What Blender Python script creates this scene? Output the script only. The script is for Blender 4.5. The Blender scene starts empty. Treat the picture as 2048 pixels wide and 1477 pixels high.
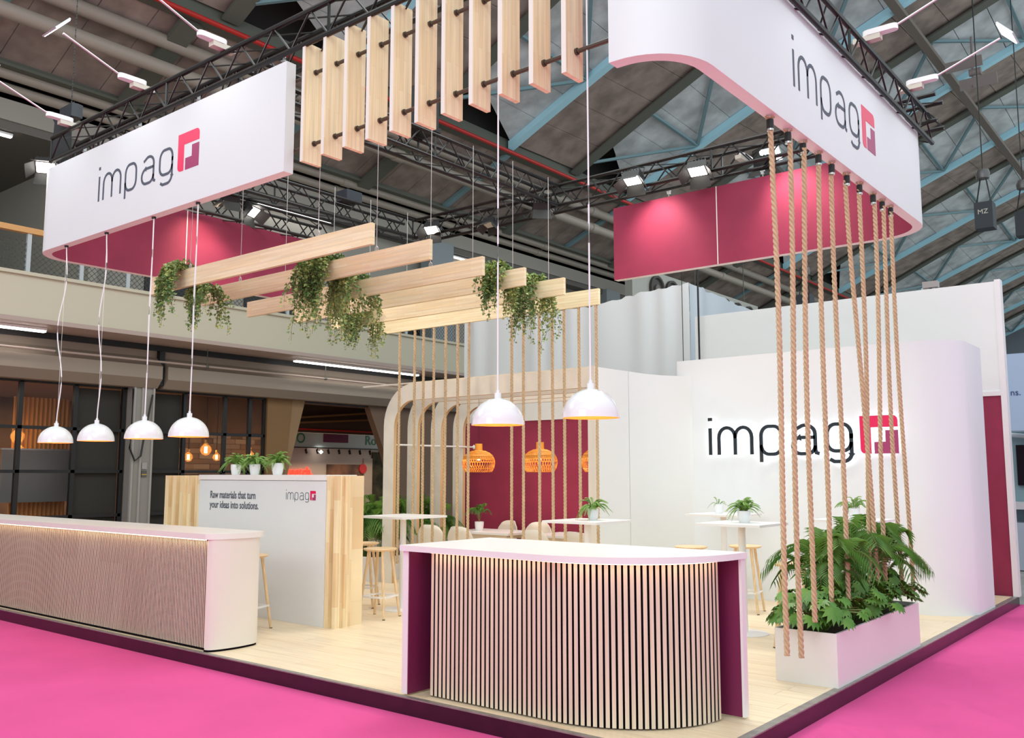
import bpy, math, random
from mathutils import Vector, Matrix, noise
random.seed(7)
S = bpy.context.scene
COL = S.collection
pi = math.pi
# ------------------------------------------------------------------ camera, world, light, exposure
cd = bpy.data.cameras.new('camera'); cam = bpy.data.objects.new('camera', cd); COL.objects.link(cam)
cd.sensor_width = 36; cd.lens = 1822/2048*36; cd.clip_end = 300
cam.location = (2.5, -4.8, 1.6)
cam.rotation_euler = (pi/2 + .1143, 0, .6788)
S.camera = cam
S.view_settings.view_transform = 'Standard'; S.view_settings.look = 'None'
S.view_settings.gamma = 1; S.view_settings.use_curve_mapping = False
S.view_settings.exposure = 0.36
w = bpy.data.worlds.new('world'); S.world = w; w.use_nodes = True
w.node_tree.nodes['Background'].inputs[0].default_value = (.88, .97, 1, 1)
w.node_tree.nodes['Background'].inputs[1].default_value = .80

def area(name, loc, rot, sx, sy, power, color=(1, 1, 1), spread=None):
    l = bpy.data.lights.new(name, 'AREA'); l.shape = 'RECTANGLE'; l.size = sx; l.size_y = sy
    l.energy = power; l.color = color
    if spread: l.spread = spread
    o = bpy.data.objects.new(name, l); COL.objects.link(o); o.location = loc; o.rotation_euler = rot
    return o
def spot(name, loc, target, power, angle=1.0, blend=.6, color=(1, .93, .82), size=.12):
    l = bpy.data.lights.new(name, 'SPOT'); l.energy = power; l.spot_size = angle; l.spot_blend = blend
    l.color = color; l.shadow_soft_size = size
    o = bpy.data.objects.new(name, l); COL.objects.link(o); o.location = loc
    o.rotation_euler = (Vector(target)-Vector(loc)).to_track_quat('-Z', 'Y').to_euler()
    return o
# high-bay hall lighting, above the stand and over the aisle, and one added low fill
area('hall_and_fill_light', (-3, 3, 10.2), (0, 0, 0), 9, 9, 560, (.95, 1, .98))
area('hall_and_fill_light', (3, -7, 9.5), (math.radians(35), math.radians(10), 0), 8, 5, 250, (.93, 1, 1))
area('hall_and_fill_light', (-1, -13.5, 6.6), (math.radians(72), 0, math.radians(12)), 6, 3, 300, (1, .99, .93))  # added fill, low in front to brighten the hanging beams under the banners
area('hall_and_fill_light', (-11, -4, 9.0), (math.radians(20), 0, 0), 6, 5, 140, (.95, 1, .98))
area('hall_and_fill_light', (-6, 28, 12.0), (0, 0, 0), 10, 20, 600, (.93, .97, 1))

# ------------------------------------------------------------------ materials
MATS = {}
def mat(name, col, rough=.5, metal=0, emit=None, estr=0, noise_amt=0, noise_scale=5, bump=0, bump_scale=60, alpha=None, coat=0, spec=None, trans=0, stretch=None, two=None):
    if name in MATS: return MATS[name]
    m = bpy.data.materials.new(name); m.use_nodes = True; nt = m.node_tree
    b = nt.nodes['Principled BSDF']
    b.inputs['Base Color'].default_value = (*col, 1); b.inputs['Roughness'].default_value = rough
    b.inputs['Metallic'].default_value = metal
    if spec is not None: b.inputs['Specular IOR Level'].default_value = spec
    if coat: b.inputs['Coat Weight'].default_value = coat
    if trans: b.inputs['Transmission Weight'].default_value = trans
    if emit: b.inputs['Emission Color'].default_value = (*emit, 1); b.inputs['Emission Strength'].default_value = estr
    if alpha is not None: b.inputs['Alpha'].default_value = alpha
    if noise_amt or bump:
        tc = nt.nodes.new('ShaderNodeTexCoord'); src = tc.outputs['Object']
        if stretch:
            mp = nt.nodes.new('ShaderNodeMapping'); mp.inputs['Scale'].default_value = stretch
            nt.links.new(src, mp.inputs[0]); src = mp.outputs[0]
    if noise_amt:
        n = nt.nodes.new('ShaderNodeTexNoise'); n.inputs['Scale'].default_value = noise_scale; n.inputs['Detail'].default_value = 5
        nt.links.new(src, n.inputs['Vector'])
        mx = nt.nodes.new('ShaderNodeMix'); mx.data_type = 'RGBA'
        c2 = two if two else tuple(max(0, c*(1-noise_amt)) for c in col)
        c1 = col if two else tuple(min(1, c*(1+noise_amt*.6)) for c in col)
        mx.inputs[6].default_value = (*c2, 1); mx.inputs[7].default_value = (*c1, 1)
        rp = nt.nodes.new('ShaderNodeMapRange'); rp.inputs[1].default_value = .35; rp.inputs[2].default_value = .65
        nt.links.new(n.outputs[0], rp.inputs[0]); nt.links.new(rp.outputs[0], mx.inputs[0])
        nt.links.new(mx.outputs[2], b.inputs['Base Color'])
    if bump:
        n2 = nt.nodes.new('ShaderNodeTexNoise'); n2.inputs['Scale'].default_value = bump_scale; n2.inputs['Detail'].default_value = 3
        nt.links.new(src, n2.inputs['Vector'])
        bp = nt.nodes.new('ShaderNodeBump'); bp.inputs['Strength'].default_value = bump; bp.inputs['Distance'].default_value = .01
        nt.links.new(n2.outputs[0], bp.inputs['Height']); nt.links.new(bp.outputs[0], b.inputs['Normal'])
    MATS[name] = m; return m

def wood(name, c1, c2, axes, bw=.55, bh=.045, rough=.5, mort=None, grain=.35):
    """finger jointed timber: axes = (length axis, width axis) in object space"""
    if name in MATS: return MATS[name]
    m = bpy.data.materials.new(name); m.use_nodes = True; nt = m.node_tree; N = nt.nodes; L = nt.links
    b = N['Principled BSDF']; b.inputs['Roughness'].default_value = rough
    tc = N.new('ShaderNodeTexCoord'); sp = N.new('ShaderNodeSeparateXYZ'); L.new(tc.outputs['Object'], sp.inputs[0])
    oi = N.new('ShaderNodeObjectInfo'); ml = N.new('ShaderNodeMath'); ml.operation = 'MULTIPLY'; ml.inputs[1].default_value = 7.3
    L.new(oi.outputs['Random'], ml.inputs[0])
    ad = N.new('ShaderNodeMath'); L.new(sp.outputs[axes[0]], ad.inputs[0]); L.new(ml.outputs[0], ad.inputs[1])
    cb = N.new('ShaderNodeCombineXYZ'); L.new(ad.outputs[0], cb.inputs[0]); L.new(sp.outputs[axes[1]], cb.inputs[1])
    br = N.new('ShaderNodeTexBrick'); br.inputs['Scale'].default_value = 1; br.inputs['Brick Width'].default_value = bw
    br.inputs['Row Height'].default_value = bh; br.inputs['Mortar Size'].default_value = .0006 if mort is None else mort
    br.inputs['Color1'].default_value = (*c1, 1); br.inputs['Color2'].default_value = (*c2, 1)
    br.inputs['Mortar'].default_value = (*[c*.72 for c in c2], 1); br.offset = .37; br.inputs['Bias'].default_value = -.1
    L.new(cb.outputs[0], br.inputs['Vector'])
    mp = N.new('ShaderNodeMapping'); mp.inputs['Scale'].default_value = (1.4, 38, 38); L.new(cb.outputs[0], mp.inputs[0])
    n = N.new('ShaderNodeTexNoise'); n.inputs['Scale'].default_value = 1; n.inputs['Detail'].default_value = 4; L.new(mp.outputs[0], n.inputs['Vector'])
    rp = N.new('ShaderNodeMapRange'); rp.inputs[1].default_value = .3; rp.inputs[2].default_value = .7
    rp.inputs[3].default_value = 1-grain; rp.inputs[4].default_value = 1.08
    L.new(n.outputs[0], rp.inputs[0])
    mx = N.new('ShaderNodeMix'); mx.data_type = 'RGBA'; mx.blend_type = 'MULTIPLY'; mx.inputs[0].default_value = 1
    L.new(br.outputs[0], mx.inputs[6]); L.new(rp.outputs[0], mx.inputs[7]); L.new(mx.outputs[2], b.inputs['Base Color'])
    MATS[name] = m; return m

def leafmat(name, c1, c2, c3=None):
    if name in MATS: return MATS[name]
    m = mat(name, c1, .45, noise_amt=.5, noise_scale=3, two=c2)
    m.node_tree.nodes['Principled BSDF'].inputs['Subsurface Weight'].default_value = 0
    return m

white = mat('white_laminate', (.82, .82, .82), .35)
white_gloss = mat('white_lacquer', (.85, .87, .89), .12, coat=.4)
warm_white = mat('warm_white_paint', (.78, .74, .67), .5)
panel_white = mat('white_print_panel', (.74, .785, .80), .5)
maroon = mat('maroon_fabric', (.29, .024, .07), .75, noise_amt=.12, noise_scale=2)
maroon2 = mat('maroon_panel', (.17, .008, .065), .6)
pale_edge = mat('pale_panel_edge', (.82, .80, .76), .5)
black_metal = mat('black_truss_paint', (.010, .0095, .009), .35, .2)
black = mat('black_plastic', (.008, .008, .009), .5)
dark_gap = mat('black_backing', (.006, .004, .007), .9, spec=.1)
steel = mat('brushed_steel', (.6, .6, .6), .3, 1)
cable_m = mat('steel_cable', (.62, .6, .58), .4, .5)
cord_white = mat('white_cord', (.85, .86, .88), .4)
pink = mat('pink_carpet', (.87, .120, .375), .95, noise_amt=.06, noise_scale=.9, bump=.5, bump_scale=900, spec=.1)
concrete_floor = mat('grey_hall_floor', (.36, .35, .33), .6, noise_amt=.15, noise_scale=2)
fascia_m = mat('dark_plum_fascia', (.030, .004, .016), .3, noise_amt=.25, noise_scale=6)
alu_trim = mat('grey_edge_trim', (.30, .29, .27), .4, .4, noise_amt=.2, noise_scale=12)
ink = mat('dark_blue_grey_ink', (.075, .09, .125), .6)
ink_black = mat('gloss_black_letter', (.006, .012, .02), .08)
logo_pink = mat('logo_pink', (.85, .03, .12), .4)
logo_red = mat('logo_red', (.75, .004, .09), .3)
logo_purple = mat('logo_purple', (.36, .035, .14), .4)
glow_w = mat('halo_led', (1, 1, 1), .5, emit=(.93, .97, 1), estr=2.0)
lamp_w = mat('lamp_face_white', (1, 1, 1), .5, emit=(1, .96, .9), estr=14)
lamp_c = mat('lamp_face_cool', (1, 1, 1), .5, emit=(.93, .96, 1), estr=7)
tube_m = mat('light_tube', (1, 1, 1), .5, emit=(1, .97, .92), estr=6)
bulb_m = mat('warm_filament', (1, .8, .5), .5, emit=(1, .52, .16), estr=22)
amber_glass = mat('amber_bulb_glass', (1, .6, .25), .05, alpha=.22)
warm_in = mat('orange_shade_lining', (.95, .42, .08), .5)
led_strip = mat('warm_led_strip', (1, 1, 1), .5, emit=(1, .80, .48), estr=2.0)
pine_x = wood('pine_board_along', (.95, .86, .58), (.91, .77, .46), (0, 2), .34, .033, grain=.10)
pine_z = wood('pine_board_upright', (.93, .80, .53), (.86, .68, .41), (2, 1), .7, .045, grain=.14)
pine_zx = wood('pine_panel_upright', (.93, .77, .50), (.82, .58, .32), (2, 0), .55, .05, grain=.16)
pine_zy = wood('pine_panel_side', (.93, .77, .50), (.82, .58, .32), (2, 1), .55, .05, grain=.16)
floor_oak = wood('oak_floor_plank', (.86, .71, .50), (.80, .63, .42), (0, 1), 3, 3, .38, mort=0, grain=.14)
slat_wood = wood('rosy_oak_slat', (.72, .62, .48), (.66, .55, .42), (2, 0), 3, .5, .5, mort=0, grain=.12)
ash = mat('ash_wood', (.80, .58, .34), .45, noise_amt=.15, noise_scale=8, stretch=(8, 8, 1))
birch = mat('birch_plywood', (.80, .76, .68), .5, noise_amt=.08, noise_scale=3)
ply_edge = mat('plywood_edge', (.62, .42, .22), .6)
rope_m = mat('manila_rope', (.66, .49, .30), .85, noise_amt=.10, noise_scale=25, bump=.3, bump_scale=300)
rattan = mat('orange_rattan', (.78, .33, .04), .5)
soil = mat('potting_soil', (.045, .025, .018), .9, noise_amt=.4, noise_scale=40)
ivy_g = leafmat('ivy_leaf_green', (.22, .34, .10), (.08, .18, .05))
ivy_y = leafmat('ivy_leaf_pale', (.50, .58, .18), (.28, .40, .12))
fern_g = leafmat('fern_green', (.27, .45, .08), (.12, .27, .04))
palm_g = leafmat('palm_green', (.17, .33, .05), (.07, .19, .035))
phil_g = leafmat('philodendron_green', (.17, .34, .04), (.05, .17, .03))
stem_g = mat('green_stem', (.18, .28, .06), .5)
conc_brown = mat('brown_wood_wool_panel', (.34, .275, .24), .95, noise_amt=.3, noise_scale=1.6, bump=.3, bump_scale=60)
conc_daylit = mat('daylit_wood_wool_panel', (.60, .645, .66), .95, noise_amt=.28, noise_scale=1.3, bump=.3, bump_scale=60)  # daylit copy of the brown roof panel, side daylight put into the colour
blue_steel = mat('pale_blue_steel', (.47, .83, .97), .5)
teal_steel = mat('teal_brace', (.20, .34, .38), .5)
olive_steel = mat('olive_steel', (.12, .13, .105), .6)
roof_dark = mat('roof_underlay', (.02, .018, .017), .9)
pipe_m = mat('taupe_pipe', (.36, .32, .27), .5)
red_pipe_m = mat('red_pipe', (.50, .02, .015), .4)
grey_wall = mat('grey_gallery_wall', (.36, .34, .30), .7)
soffit_grey = mat('gallery_ceiling_grey', (.15, .14, .125), .8)
parapet_m = mat('parapet_paint', (.55, .515, .40), .7)
soffit_pale = mat('soffit_paint', (.42, .33, .29), .6)
fascia_wall = mat('facade_beam_paint', (.27, .22, .175), .6)
glass = mat('facade_glass', (.03, .03, .03), .03, alpha=.12)
shade_m = mat('dark_roller_blind', (.026, .024, .020), .8)
facade_black = mat('black_window_frame', (.008, .008, .010), .5)
brown_int = mat('brown_interior', (.22, .12, .07), .7, noise_amt=.2, noise_scale=2)
cabin_white = mat('cabin_white', (.77, .80, .80), .5)
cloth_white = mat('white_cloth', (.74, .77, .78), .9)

# ------------------------------------------------------------------ mesh helpers
class MB:
    def __init__(s): s.v = []; s.f = []; s.mi = []; s.cur = 0
    def add(s, vs, fs):
        o = len(s.v); s.v += [tuple(v) for v in vs]
        for f in fs: s.f.append([i+o for i in f]); s.mi.append(s.cur)
        return s
    def box(s, x0, x1, y0, y1, z0, z1):
        vs = [(x, y, z) for z in (z0, z1) for y in (y0, y1) for x in (x0, x1)]
        return s.add(vs, [(0, 2, 3, 1), (4, 5, 7, 6), (0, 1, 5, 4), (2, 6, 7, 3), (0, 4, 6, 2), (1, 3, 7, 5)])
    def obox(s, c, size, M):
        vs = []
        for z in (-.5, .5):
            for y in (-.5, .5):
                for x in (-.5, .5): vs.append(Vector(c)+M @ Vector((x*size[0], y*size[1], z*size[2])))
        return s.add(vs, [(0, 2, 3, 1), (4, 5, 7, 6), (0, 1, 5, 4), (2, 6, 7, 3), (0, 4, 6, 2), (1, 3, 7, 5)])
    def beam(s, a, b, wd, h=None):
        a = Vector(a); b = Vector(b); d = b-a; L = d.length
        h = h or wd; q = d.to_track_quat('X', 'Z').to_matrix()
        return s.obox((a+b)/2, (L, wd, h), q)
    def cyl(s, a, b, r, n=8, r2=None, cap=True):
        a = Vector(a); b = Vector(b); r2 = r if r2 is None else r2
        q = (b-a).to_track_quat('Z', 'Y').to_matrix(); vs = []
        for p, rr in ((a, r), (b, r2)):
            for i in range(n):
                t = 2*pi*i/n; vs.append(p+q @ Vector((math.cos(t)*rr, math.sin(t)*rr, 0)))
        fs = [(i, (i+1) % n, (i+1) % n+n, i+n) for i in range(n)]
        if cap: fs += [tuple(range(n-1, -1, -1)), tuple(range(n, 2*n))]
        return s.add(vs, fs)
    def tube(s, pts, r, n=6):
        pts = [Vector(p) for p in pts]; vs = []; rr = r if isinstance(r, (list, tuple)) else [r]*len(pts)
        for k, p in enumerate(pts):
            d = pts[min(k+1, len(pts)-1)]-pts[max(k-1, 0)]
            q = d.to_track_quat('Z', 'Y').to_matrix()
            for i in range(n):
                t = 2*pi*i/n; vs.append(p+q @ Vector((math.cos(t)*rr[k], math.sin(t)*rr[k], 0)))
        fs = [(k*n+i, k*n+(i+1) % n, (k+1)*n+(i+1) % n, (k+1)*n+i) for k in range(len(pts)-1) for i in range(n)]
        fs += [tuple(range(n-1, -1, -1)), tuple(range((len(pts)-1)*n, len(pts)*n))]
        return s.add(vs, fs)
    def lathe(s, prof, n=24, c=(0, 0, 0)):
        vs = []
        for r, z in prof:
            for i in range(n):
                t = 2*pi*i/n; vs.append((c[0]+math.cos(t)*r, c[1]+math.sin(t)*r, c[2]+z))
        fs = [(k*n+i, k*n+(i+1) % n, (k+1)*n+(i+1) % n, (k+1)*n+i) for k in range(len(prof)-1) for i in range(n)]
        return s.add(vs, fs)
    def prism(s, poly, z0, z1, fn=None):
        """poly 2D ccw, extruded z0..z1 ; fn maps (a,b,c)->xyz"""
        fn = fn or (lambda a, b, c: (a, b, c)); n = len(poly)
        vs = [fn(a, b, z0) for a, b in poly]+[fn(a, b, z1) for a, b in poly]
        return s.add(vs, [tuple(range(n-1, -1, -1)), tuple(range(n, 2*n))]+[(i, (i+1) % n, (i+1) % n+n, i+n) for i in range(n)])
    def wall(s, path, t0, z0, z1, side=1, closed=False):
        """ribbon wall: outer path + inner offset; returns (outer,inner) built as faces with cur material; path 2D"""
        inn = offset(path, t0*side)
        n = len(path); vs = []
        for p in path: vs += [(p[0], p[1], z0), (p[0], p[1], z1)]
        for p in inn: vs += [(p[0], p[1], z0), (p[0], p[1], z1)]
        m = 2*n; fo = []; fi = []; fb = []; ft = []
        for i in range(n-1):
            a = 2*i; fo.append((a, a+2, a+3, a+1)); fi.append((m+a, m+a+1, m+a+3, m+a+2))
            fb.append((a, m+a, m+a+2, a+2)); ft.append((a+1, a+3, m+a+3, m+a+1))
        e = 2*(n-1); ends = [(0, 1, m+1, m), (e, m+e, m+e+1, e+1)]
        return vs, fo, fi, fb, ft, ends
    def build(s, name, m, parent=None, smooth=False, loc=None):
        me = bpy.data.meshes.new(name); me.from_pydata(s.v, [], s.f)
        ms = m if isinstance(m, (list, tuple)) else [m]
        for x in ms: me.materials.append(x)
        if len(ms) > 1: me.polygons.foreach_set('material_index', s.mi)
        if smooth:
            me.polygons.foreach_set('use_smooth', [True]*len(me.polygons))
            if smooth != 'all':
                try: me.set_sharp_from_angle(angle=math.radians(40))
                except Exception: pass
        me.update()
        o = bpy.data.objects.new(name, me); COL.objects.link(o)
        if parent: o.parent = parent
        if loc: o.location = loc
        return o
def offset(path, d):
    out = []; n = len(path)
    for i, p in enumerate(path):
        a = Vector(path[max(i-1, 0)]); b = Vector(path[min(i+1, n-1)]); p = Vector(p)
        t1 = (p-a).normalized() if i > 0 else (b-p).normalized()
        t2 = (b-p).normalized() if i < n-1 else t1
        n1 = Vector((-t1.y, t1.x)); n2 = Vector((-t2.y, t2.x)); m = (n1+n2).normalized()
        k = 1/max(.5, m.dot(n1)); out.append(tuple(p+m*d*k))
    return out
def empty(name, loc=(0, 0, 0), rz=0):
    o = bpy.data.objects.new(name, None); COL.objects.link(o); o.location = loc; o.rotation_euler = (0, 0, rz)
    o.empty_display_size = .1; return o
def tag(o, label, cat, group=None, kind=None):
    o['label'] = label; o['category'] = cat
    if group: o['group'] = group
    if kind: o['kind'] = kind
    return o
def struct(o, label=None):
    o['kind'] = 'structure'
    if label: o['label'] = label
    return o
KIDS = {}
def copy_tree(o, parent=None):
    c = o.copy(); COL.objects.link(c); c.parent = parent
    for ch in [x for x in o.children]: copy_tree(ch, c)
    return c
def arcpts(cx, cy, r, a0, a1, n=14):
    return [(cx+r*math.cos(math.radians(a0+(a1-a0)*i/n)), cy+r*math.sin(math.radians(a0+(a1-a0)*i/n))) for i in range(n+1)]

# ------------------------------------------------------------------ text / logo helpers
def text_obj(name, body, size, m, parent, depth=.002, xs=1.0, align='LEFT', bold=0):
    cu_ = bpy.data.curves.new(name, 'FONT'); cu_.body = body; cu_.size = size; cu_.extrude = depth; cu_.align_x = align
    cu_.resolution_u = 3; cu_.space_line = .95; cu_.offset = bold
    tmp = bpy.data.objects.new('tmp', cu_); COL.objects.link(tmp)
    dg = bpy.context.evaluated_depsgraph_get(); me = bpy.data.meshes.new_from_object(tmp.evaluated_get(dg))
    bpy.data.objects.remove(tmp); me.materials.clear(); me.materials.append(m); me.name = name
    for v in me.vertices: v.co.x *= xs
    o = bpy.data.objects.new(name, me); COL.objects.link(o)
    if parent: o.parent = parent
    return o
# ------------------------------------------------------------------ hall shell
fl = MB(); fl.box(-24, 12, -14, 80, -.32, -.135); struct(fl.build('floor', concrete_floor), 'grey concrete hall floor')
cp = MB(); cp.box(-14.6, 9, -9, 9.0, -.134, -.12); o = cp.build('carpet', pink)
tag(o, 'bright pink aisle carpet laid around the raised exhibition stand', 'carpet')

def zf(x): return 11.3+.46*(x+14)-.0035*(x+14)**2
ceil_m = MB()
xs = [-14+i*1.0 for i in range(0, 19)]
for i in range(len(xs)-1):
    a, b = xs[i], xs[i+1]
    ceil_m.add([(a, -14, zf(a)+1.2), (b, -14, zf(b)+1.2), (b, 80, zf(b)+1.2), (a, 80, zf(a)+1.2)], [(0, 1, 2, 3)])
ceil_m.add([(-14.35, -14, 11.5), (-14.35, 80, 11.5), (-14, 80, zf(-14)+1.2), (-14, -14, zf(-14)+1.2)], [(0, 1, 2, 3)])
ceiling = struct(ceil_m.build('ceiling', roof_dark), 'ribbed vaulted hall roof over the stand')
BL = [-3.8, 2.8, 9.1, 15.6, 22.2, 29.0, 36.1, 43.6, 51.2, 58.8, 66.4, 74]
def hr(x): return min(.30, .05+.04*(x+14))
npan = 0; rest_b = MB(); rest_g = MB()
order = []
for k in range(len(BL)-1):
    y0 = BL[k]; y2 = BL[k+1]; ym = (y0+y2)/2
    for i in range(17):
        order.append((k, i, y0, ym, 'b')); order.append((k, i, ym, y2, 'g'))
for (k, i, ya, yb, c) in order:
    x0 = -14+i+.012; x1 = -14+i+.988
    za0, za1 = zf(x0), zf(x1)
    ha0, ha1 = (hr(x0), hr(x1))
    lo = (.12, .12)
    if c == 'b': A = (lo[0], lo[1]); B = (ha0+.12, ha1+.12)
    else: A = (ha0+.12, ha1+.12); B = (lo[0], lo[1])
    j = random.uniform(-.015, .015); t = .06
    xa0 = x0+(1.1 if (c == 'g' and i == 1) else 0)*0; 
    vs = [(xa0, ya, za0+A[0]+j), (x1, ya, za1+A[1]+j), (x1, yb, za1+B[1]+j), (x0, yb, za0+B[0]+j)]
    vs = vs+[(v[0], v[1], v[2]+t) for v in vs]
    fs = [(0, 3, 2, 1), (4, 5, 6, 7), (0, 1, 5, 4), (1, 2, 6, 5), (2, 3, 7, 6), (3, 0, 4, 7)]
    if c == 'g' and i < 2:   # diagonal first planks leave the dark triangular opening
        xd = -12.6; yl = yb-(1/1.4)*(yb-ya)
        if i == 0: q = [(-14, yb), (-13.012, yb), (-13.012, yl)]
        else: q = [(-12.988, yb), (x1, yb), (x1, ya), (xd, ya), (-12.988, yl)]
        q = q[::-1]; vs = []
        for (px_, py_) in q:
            f = (yb-py_)/(yb-ya); vs.append((px_, py_, zf(px_)+.12+f*hr(px_)))
        n_ = len(vs); vs += [(v[0], v[1], v[2]+t) for v in vs]
        fs = [tuple(range(n_-1, -1, -1)), tuple(range(n_, 2*n_))]+[(u_, (u_+1) % n_, (u_+1) % n_+n_, u_+n_) for u_ in range(n_)]
    npan += 1
    if k <= 7 and npan <= 290:
        m = MB(); m.add(vs, fs); m.build('ceiling_panel', conc_brown if c == 'b' else conc_daylit, ceiling)
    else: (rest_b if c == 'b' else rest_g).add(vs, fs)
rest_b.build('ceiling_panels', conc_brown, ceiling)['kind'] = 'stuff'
rest_g.build('ceiling_panels', conc_daylit, ceiling)['kind'] = 'stuff'
for k, y in enumerate(BL):
    m = MB(); m2 = MB()
    for i in range(17):
        a, b = -14+i, -13+i
        m.add([(a, y-.13, zf(a)-.10), (b, y-.13, zf(b)-.10), (b, y+.13, zf(b)-.10), (a, y+.13, zf(a)-.10), (a, y-.13, zf(a)+.12), (b, y-.13, zf(b)+.12), (b, y+.13, zf(b)+.12), (a, y+.13, zf(a)+.12)],
              [(0, 3, 2, 1), (0, 1, 5, 4), (3, 7, 6, 2), (4, 5, 6, 7)])
    m.build('rib_beam', blue_steel, ceiling)
    if k < len(BL)-1:
        ym = (y+BL[k+1])/2
        for i in range(17):
            a, b = -14+i, -13+i
            for (wy, d0, d1) in ((.22, -.06, .0), (.05, .0, .14)):
                m2.add([(a, ym-wy, zf(a)+hr(a)+d0), (b, ym-wy, zf(b)+hr(b)+d0), (b, ym+wy, zf(b)+hr(b)+d0), (a, ym+wy, zf(a)+hr(a)+d0), (a, ym-wy, zf(a)+hr(a)+d1), (b, ym-wy, zf(b)+hr(b)+d1), (b, ym+wy, zf(b)+hr(b)+d1), (a, ym+wy, zf(a)+hr(a)+d1)],
                       [(0, 3, 2, 1), (0, 1, 5, 4), (3, 7, 6, 2), (4, 5, 6, 7)])
        m2.build('ridge_beam', olive_steel, ceiling)
        y2 = BL[k+1]
        for xn in (-11.2, -6.8, -2.4, 2.0):   # braces fanning from nodes of the blue rib over the grey slope
            m3 = MB()
            for dx in (-2.2, 0, 2.2):
                if -14 < xn+dx < 3:
                    m3.beam((xn, y2-.1, zf(xn)-.02), (xn+dx, ym+.2, zf(xn+dx)+hr(xn+dx)-.02), .10, .08)
            m3.build('brace', teal_steel if dx else teal_steel, ceiling)
# longitudinal purlin on the right side
m = MB()
for x in (-4.6,):
    m.beam((x, -4, zf(x)-.2), (x, 78, zf(x)-.2), .26, .14)
m.build('purlin', mat('purlin_steel', (.22, .19, .165), .6), ceiling)

# ------------------------------------------------------------------ gallery side (left wall of the hall)
wl = MB(); wl.box(-24.3, -24, -14, 80, -.3, 12); wall_left = struct(wl.build('wall_left', grey_wall), 'back wall of the gallery')
eb = MB()
eb.box(-14.25, -13.95, -14, 80, 11.05, 11.15); eb.box(-14.14, -14.06, -14, 80, 11.15, 11.5)
struct(eb.build('trim_1', olive_steel), 'olive steel eaves beam')
# sloping lower roof over the gallery
lower = empty('ceiling_gallery'); struct(lower, 'brown plank slope under the eaves')
for i in range(62):
    y = -6+i*1.05
    m = MB(); vs = [(-14.2, y, 11.16), (-14.2, y+1.03, 11.16), (-16.7, y+1.03, 10.02), (-16.7, y, 10.02)]
    m.add(vs+[(a, b, c+.08) for a, b, c in vs], [(0, 1, 2, 3), (4, 7, 6, 5), (0, 4, 5, 1), (1, 5, 6, 2), (2, 6, 7, 3), (3, 7, 4, 0)])
    m.build('ceiling_panel', conc_brown, lower)
for y in (1.9, 9.1, 15.6, 22.2, 29, 36):
    m = MB(); m.beam((-14.1, y, 11.08), (-16.8, y, 9.92), .2, .10); m.build('gallery_rafter', teal_steel, lower)
    m = MB(); m.beam((-14.1, y+3.2, 11.0), (-16.8, y+3.2, 9.8), .45, .12); m.build('gallery_rafter', olive_steel, lower)
m = MB(); m.box(-16.85, -16.6, -14, 80, 9.86, 9.92); m.box(-16.76, -16.69, -14, 80, 9.92, 10.15); m.box(-16.85, -16.6, -14, 80, 10.15, 10.19)
struct(m.build('trim_2', olive_steel), 'steel beam along the gallery roof edge')
m = MB(); m.box(-24, -16.9, -14, 80, 10.12, 10.25)
struct(m.build('ceiling_back', roof_dark), 'dark roof above the gallery')
m = MB(); m.box(-17.75, -17.35, -14, 80, 9.0, 9.45); struct(m.build('trim_3', grey_wall), 'grey beam above the gallery ceiling')
m = MB(); m.box(-24, -17.4, -14, 80, 8.82, 9.0); struct(m.build('ceiling_gallery_soffit', soffit_grey), 'grey gallery ceiling with light tubes')
m = MB(); m.box(-24, -17.2, 4.7, 4.9, 4.6, 8.82); struct(m.build('wall_gallery', grey_wall), 'partition wall standing on the gallery')
def pipe(x, z, r, m_, label, y0=-14, y1=80, col=True):
    t = empty('ceiling_pipe', (x, y0, z)); tag(t, label, 'pipe')
    b = MB(); b.cyl((0, 0, 0), (0, y1-y0, 0), r, 14); b.build('pipe', m_, t, smooth=True)
    if col:
        for y in (11.6-y0, 21-y0, 31-y0, 41-y0):
            b = MB(); b.cyl((0, y, 0), (0, y+.3, 0), r*1.16, 14); b.build('coupling', m_, t, smooth=True)
    return t
pipe(-14.8, 10.72, .15, pipe_m, 'thick taupe pipe nearest the red pipe under the sloping roof')
pipe(-14.8, 10.12, .15, pipe_m, 'thick taupe pipe just below the pipe nearest the roof')
pipe(-16.9, 9.80, .11, pipe_m, 'upper tan pipe of the pair under the gallery roof edge beam')
pipe(-17.2, 9.62, .11, pipe_m, 'lower tan pipe of the pair, beside the grey gallery beam')
pipe(-13.75, 10.98, .055, red_pipe_m, 'thin red sprinkler pipe along the eaves beam', col=False)
# light tubes on the gallery ceiling
def lightbar(loc, L, label, group=None, wd=.09):
    t = empty('tube_light', loc); tag(t, label, 'light', group)
    b = MB(); b.box(-wd/2-.01, wd/2+.01, 0, L, .0, .05); b.build('housing', white, t)
    b = MB(); b.box(-wd/2, wd/2, .01, L-.01, -.03, 0); b.build('diffuser', tube_m, t)
    return t
G = 'light tubes on the gallery ceiling'
lightbar((-17.6, 1.2, 8.75), 1.9, 'leftmost light tube on the gallery ceiling, at the photo edge')
lightbar((-17.6, 9.3, 8.75), 2.5, 'light tube seen between the trusses above the top wooden beam')
lightbar((-17.6, 16.7, 8.75), 4.4, 'long light tube beyond the grey column on the gallery')
lightbar((-20.5, 13.5, 8.75), 3.0, 'small light tube glimpsed just above the second wooden beam')
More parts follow.
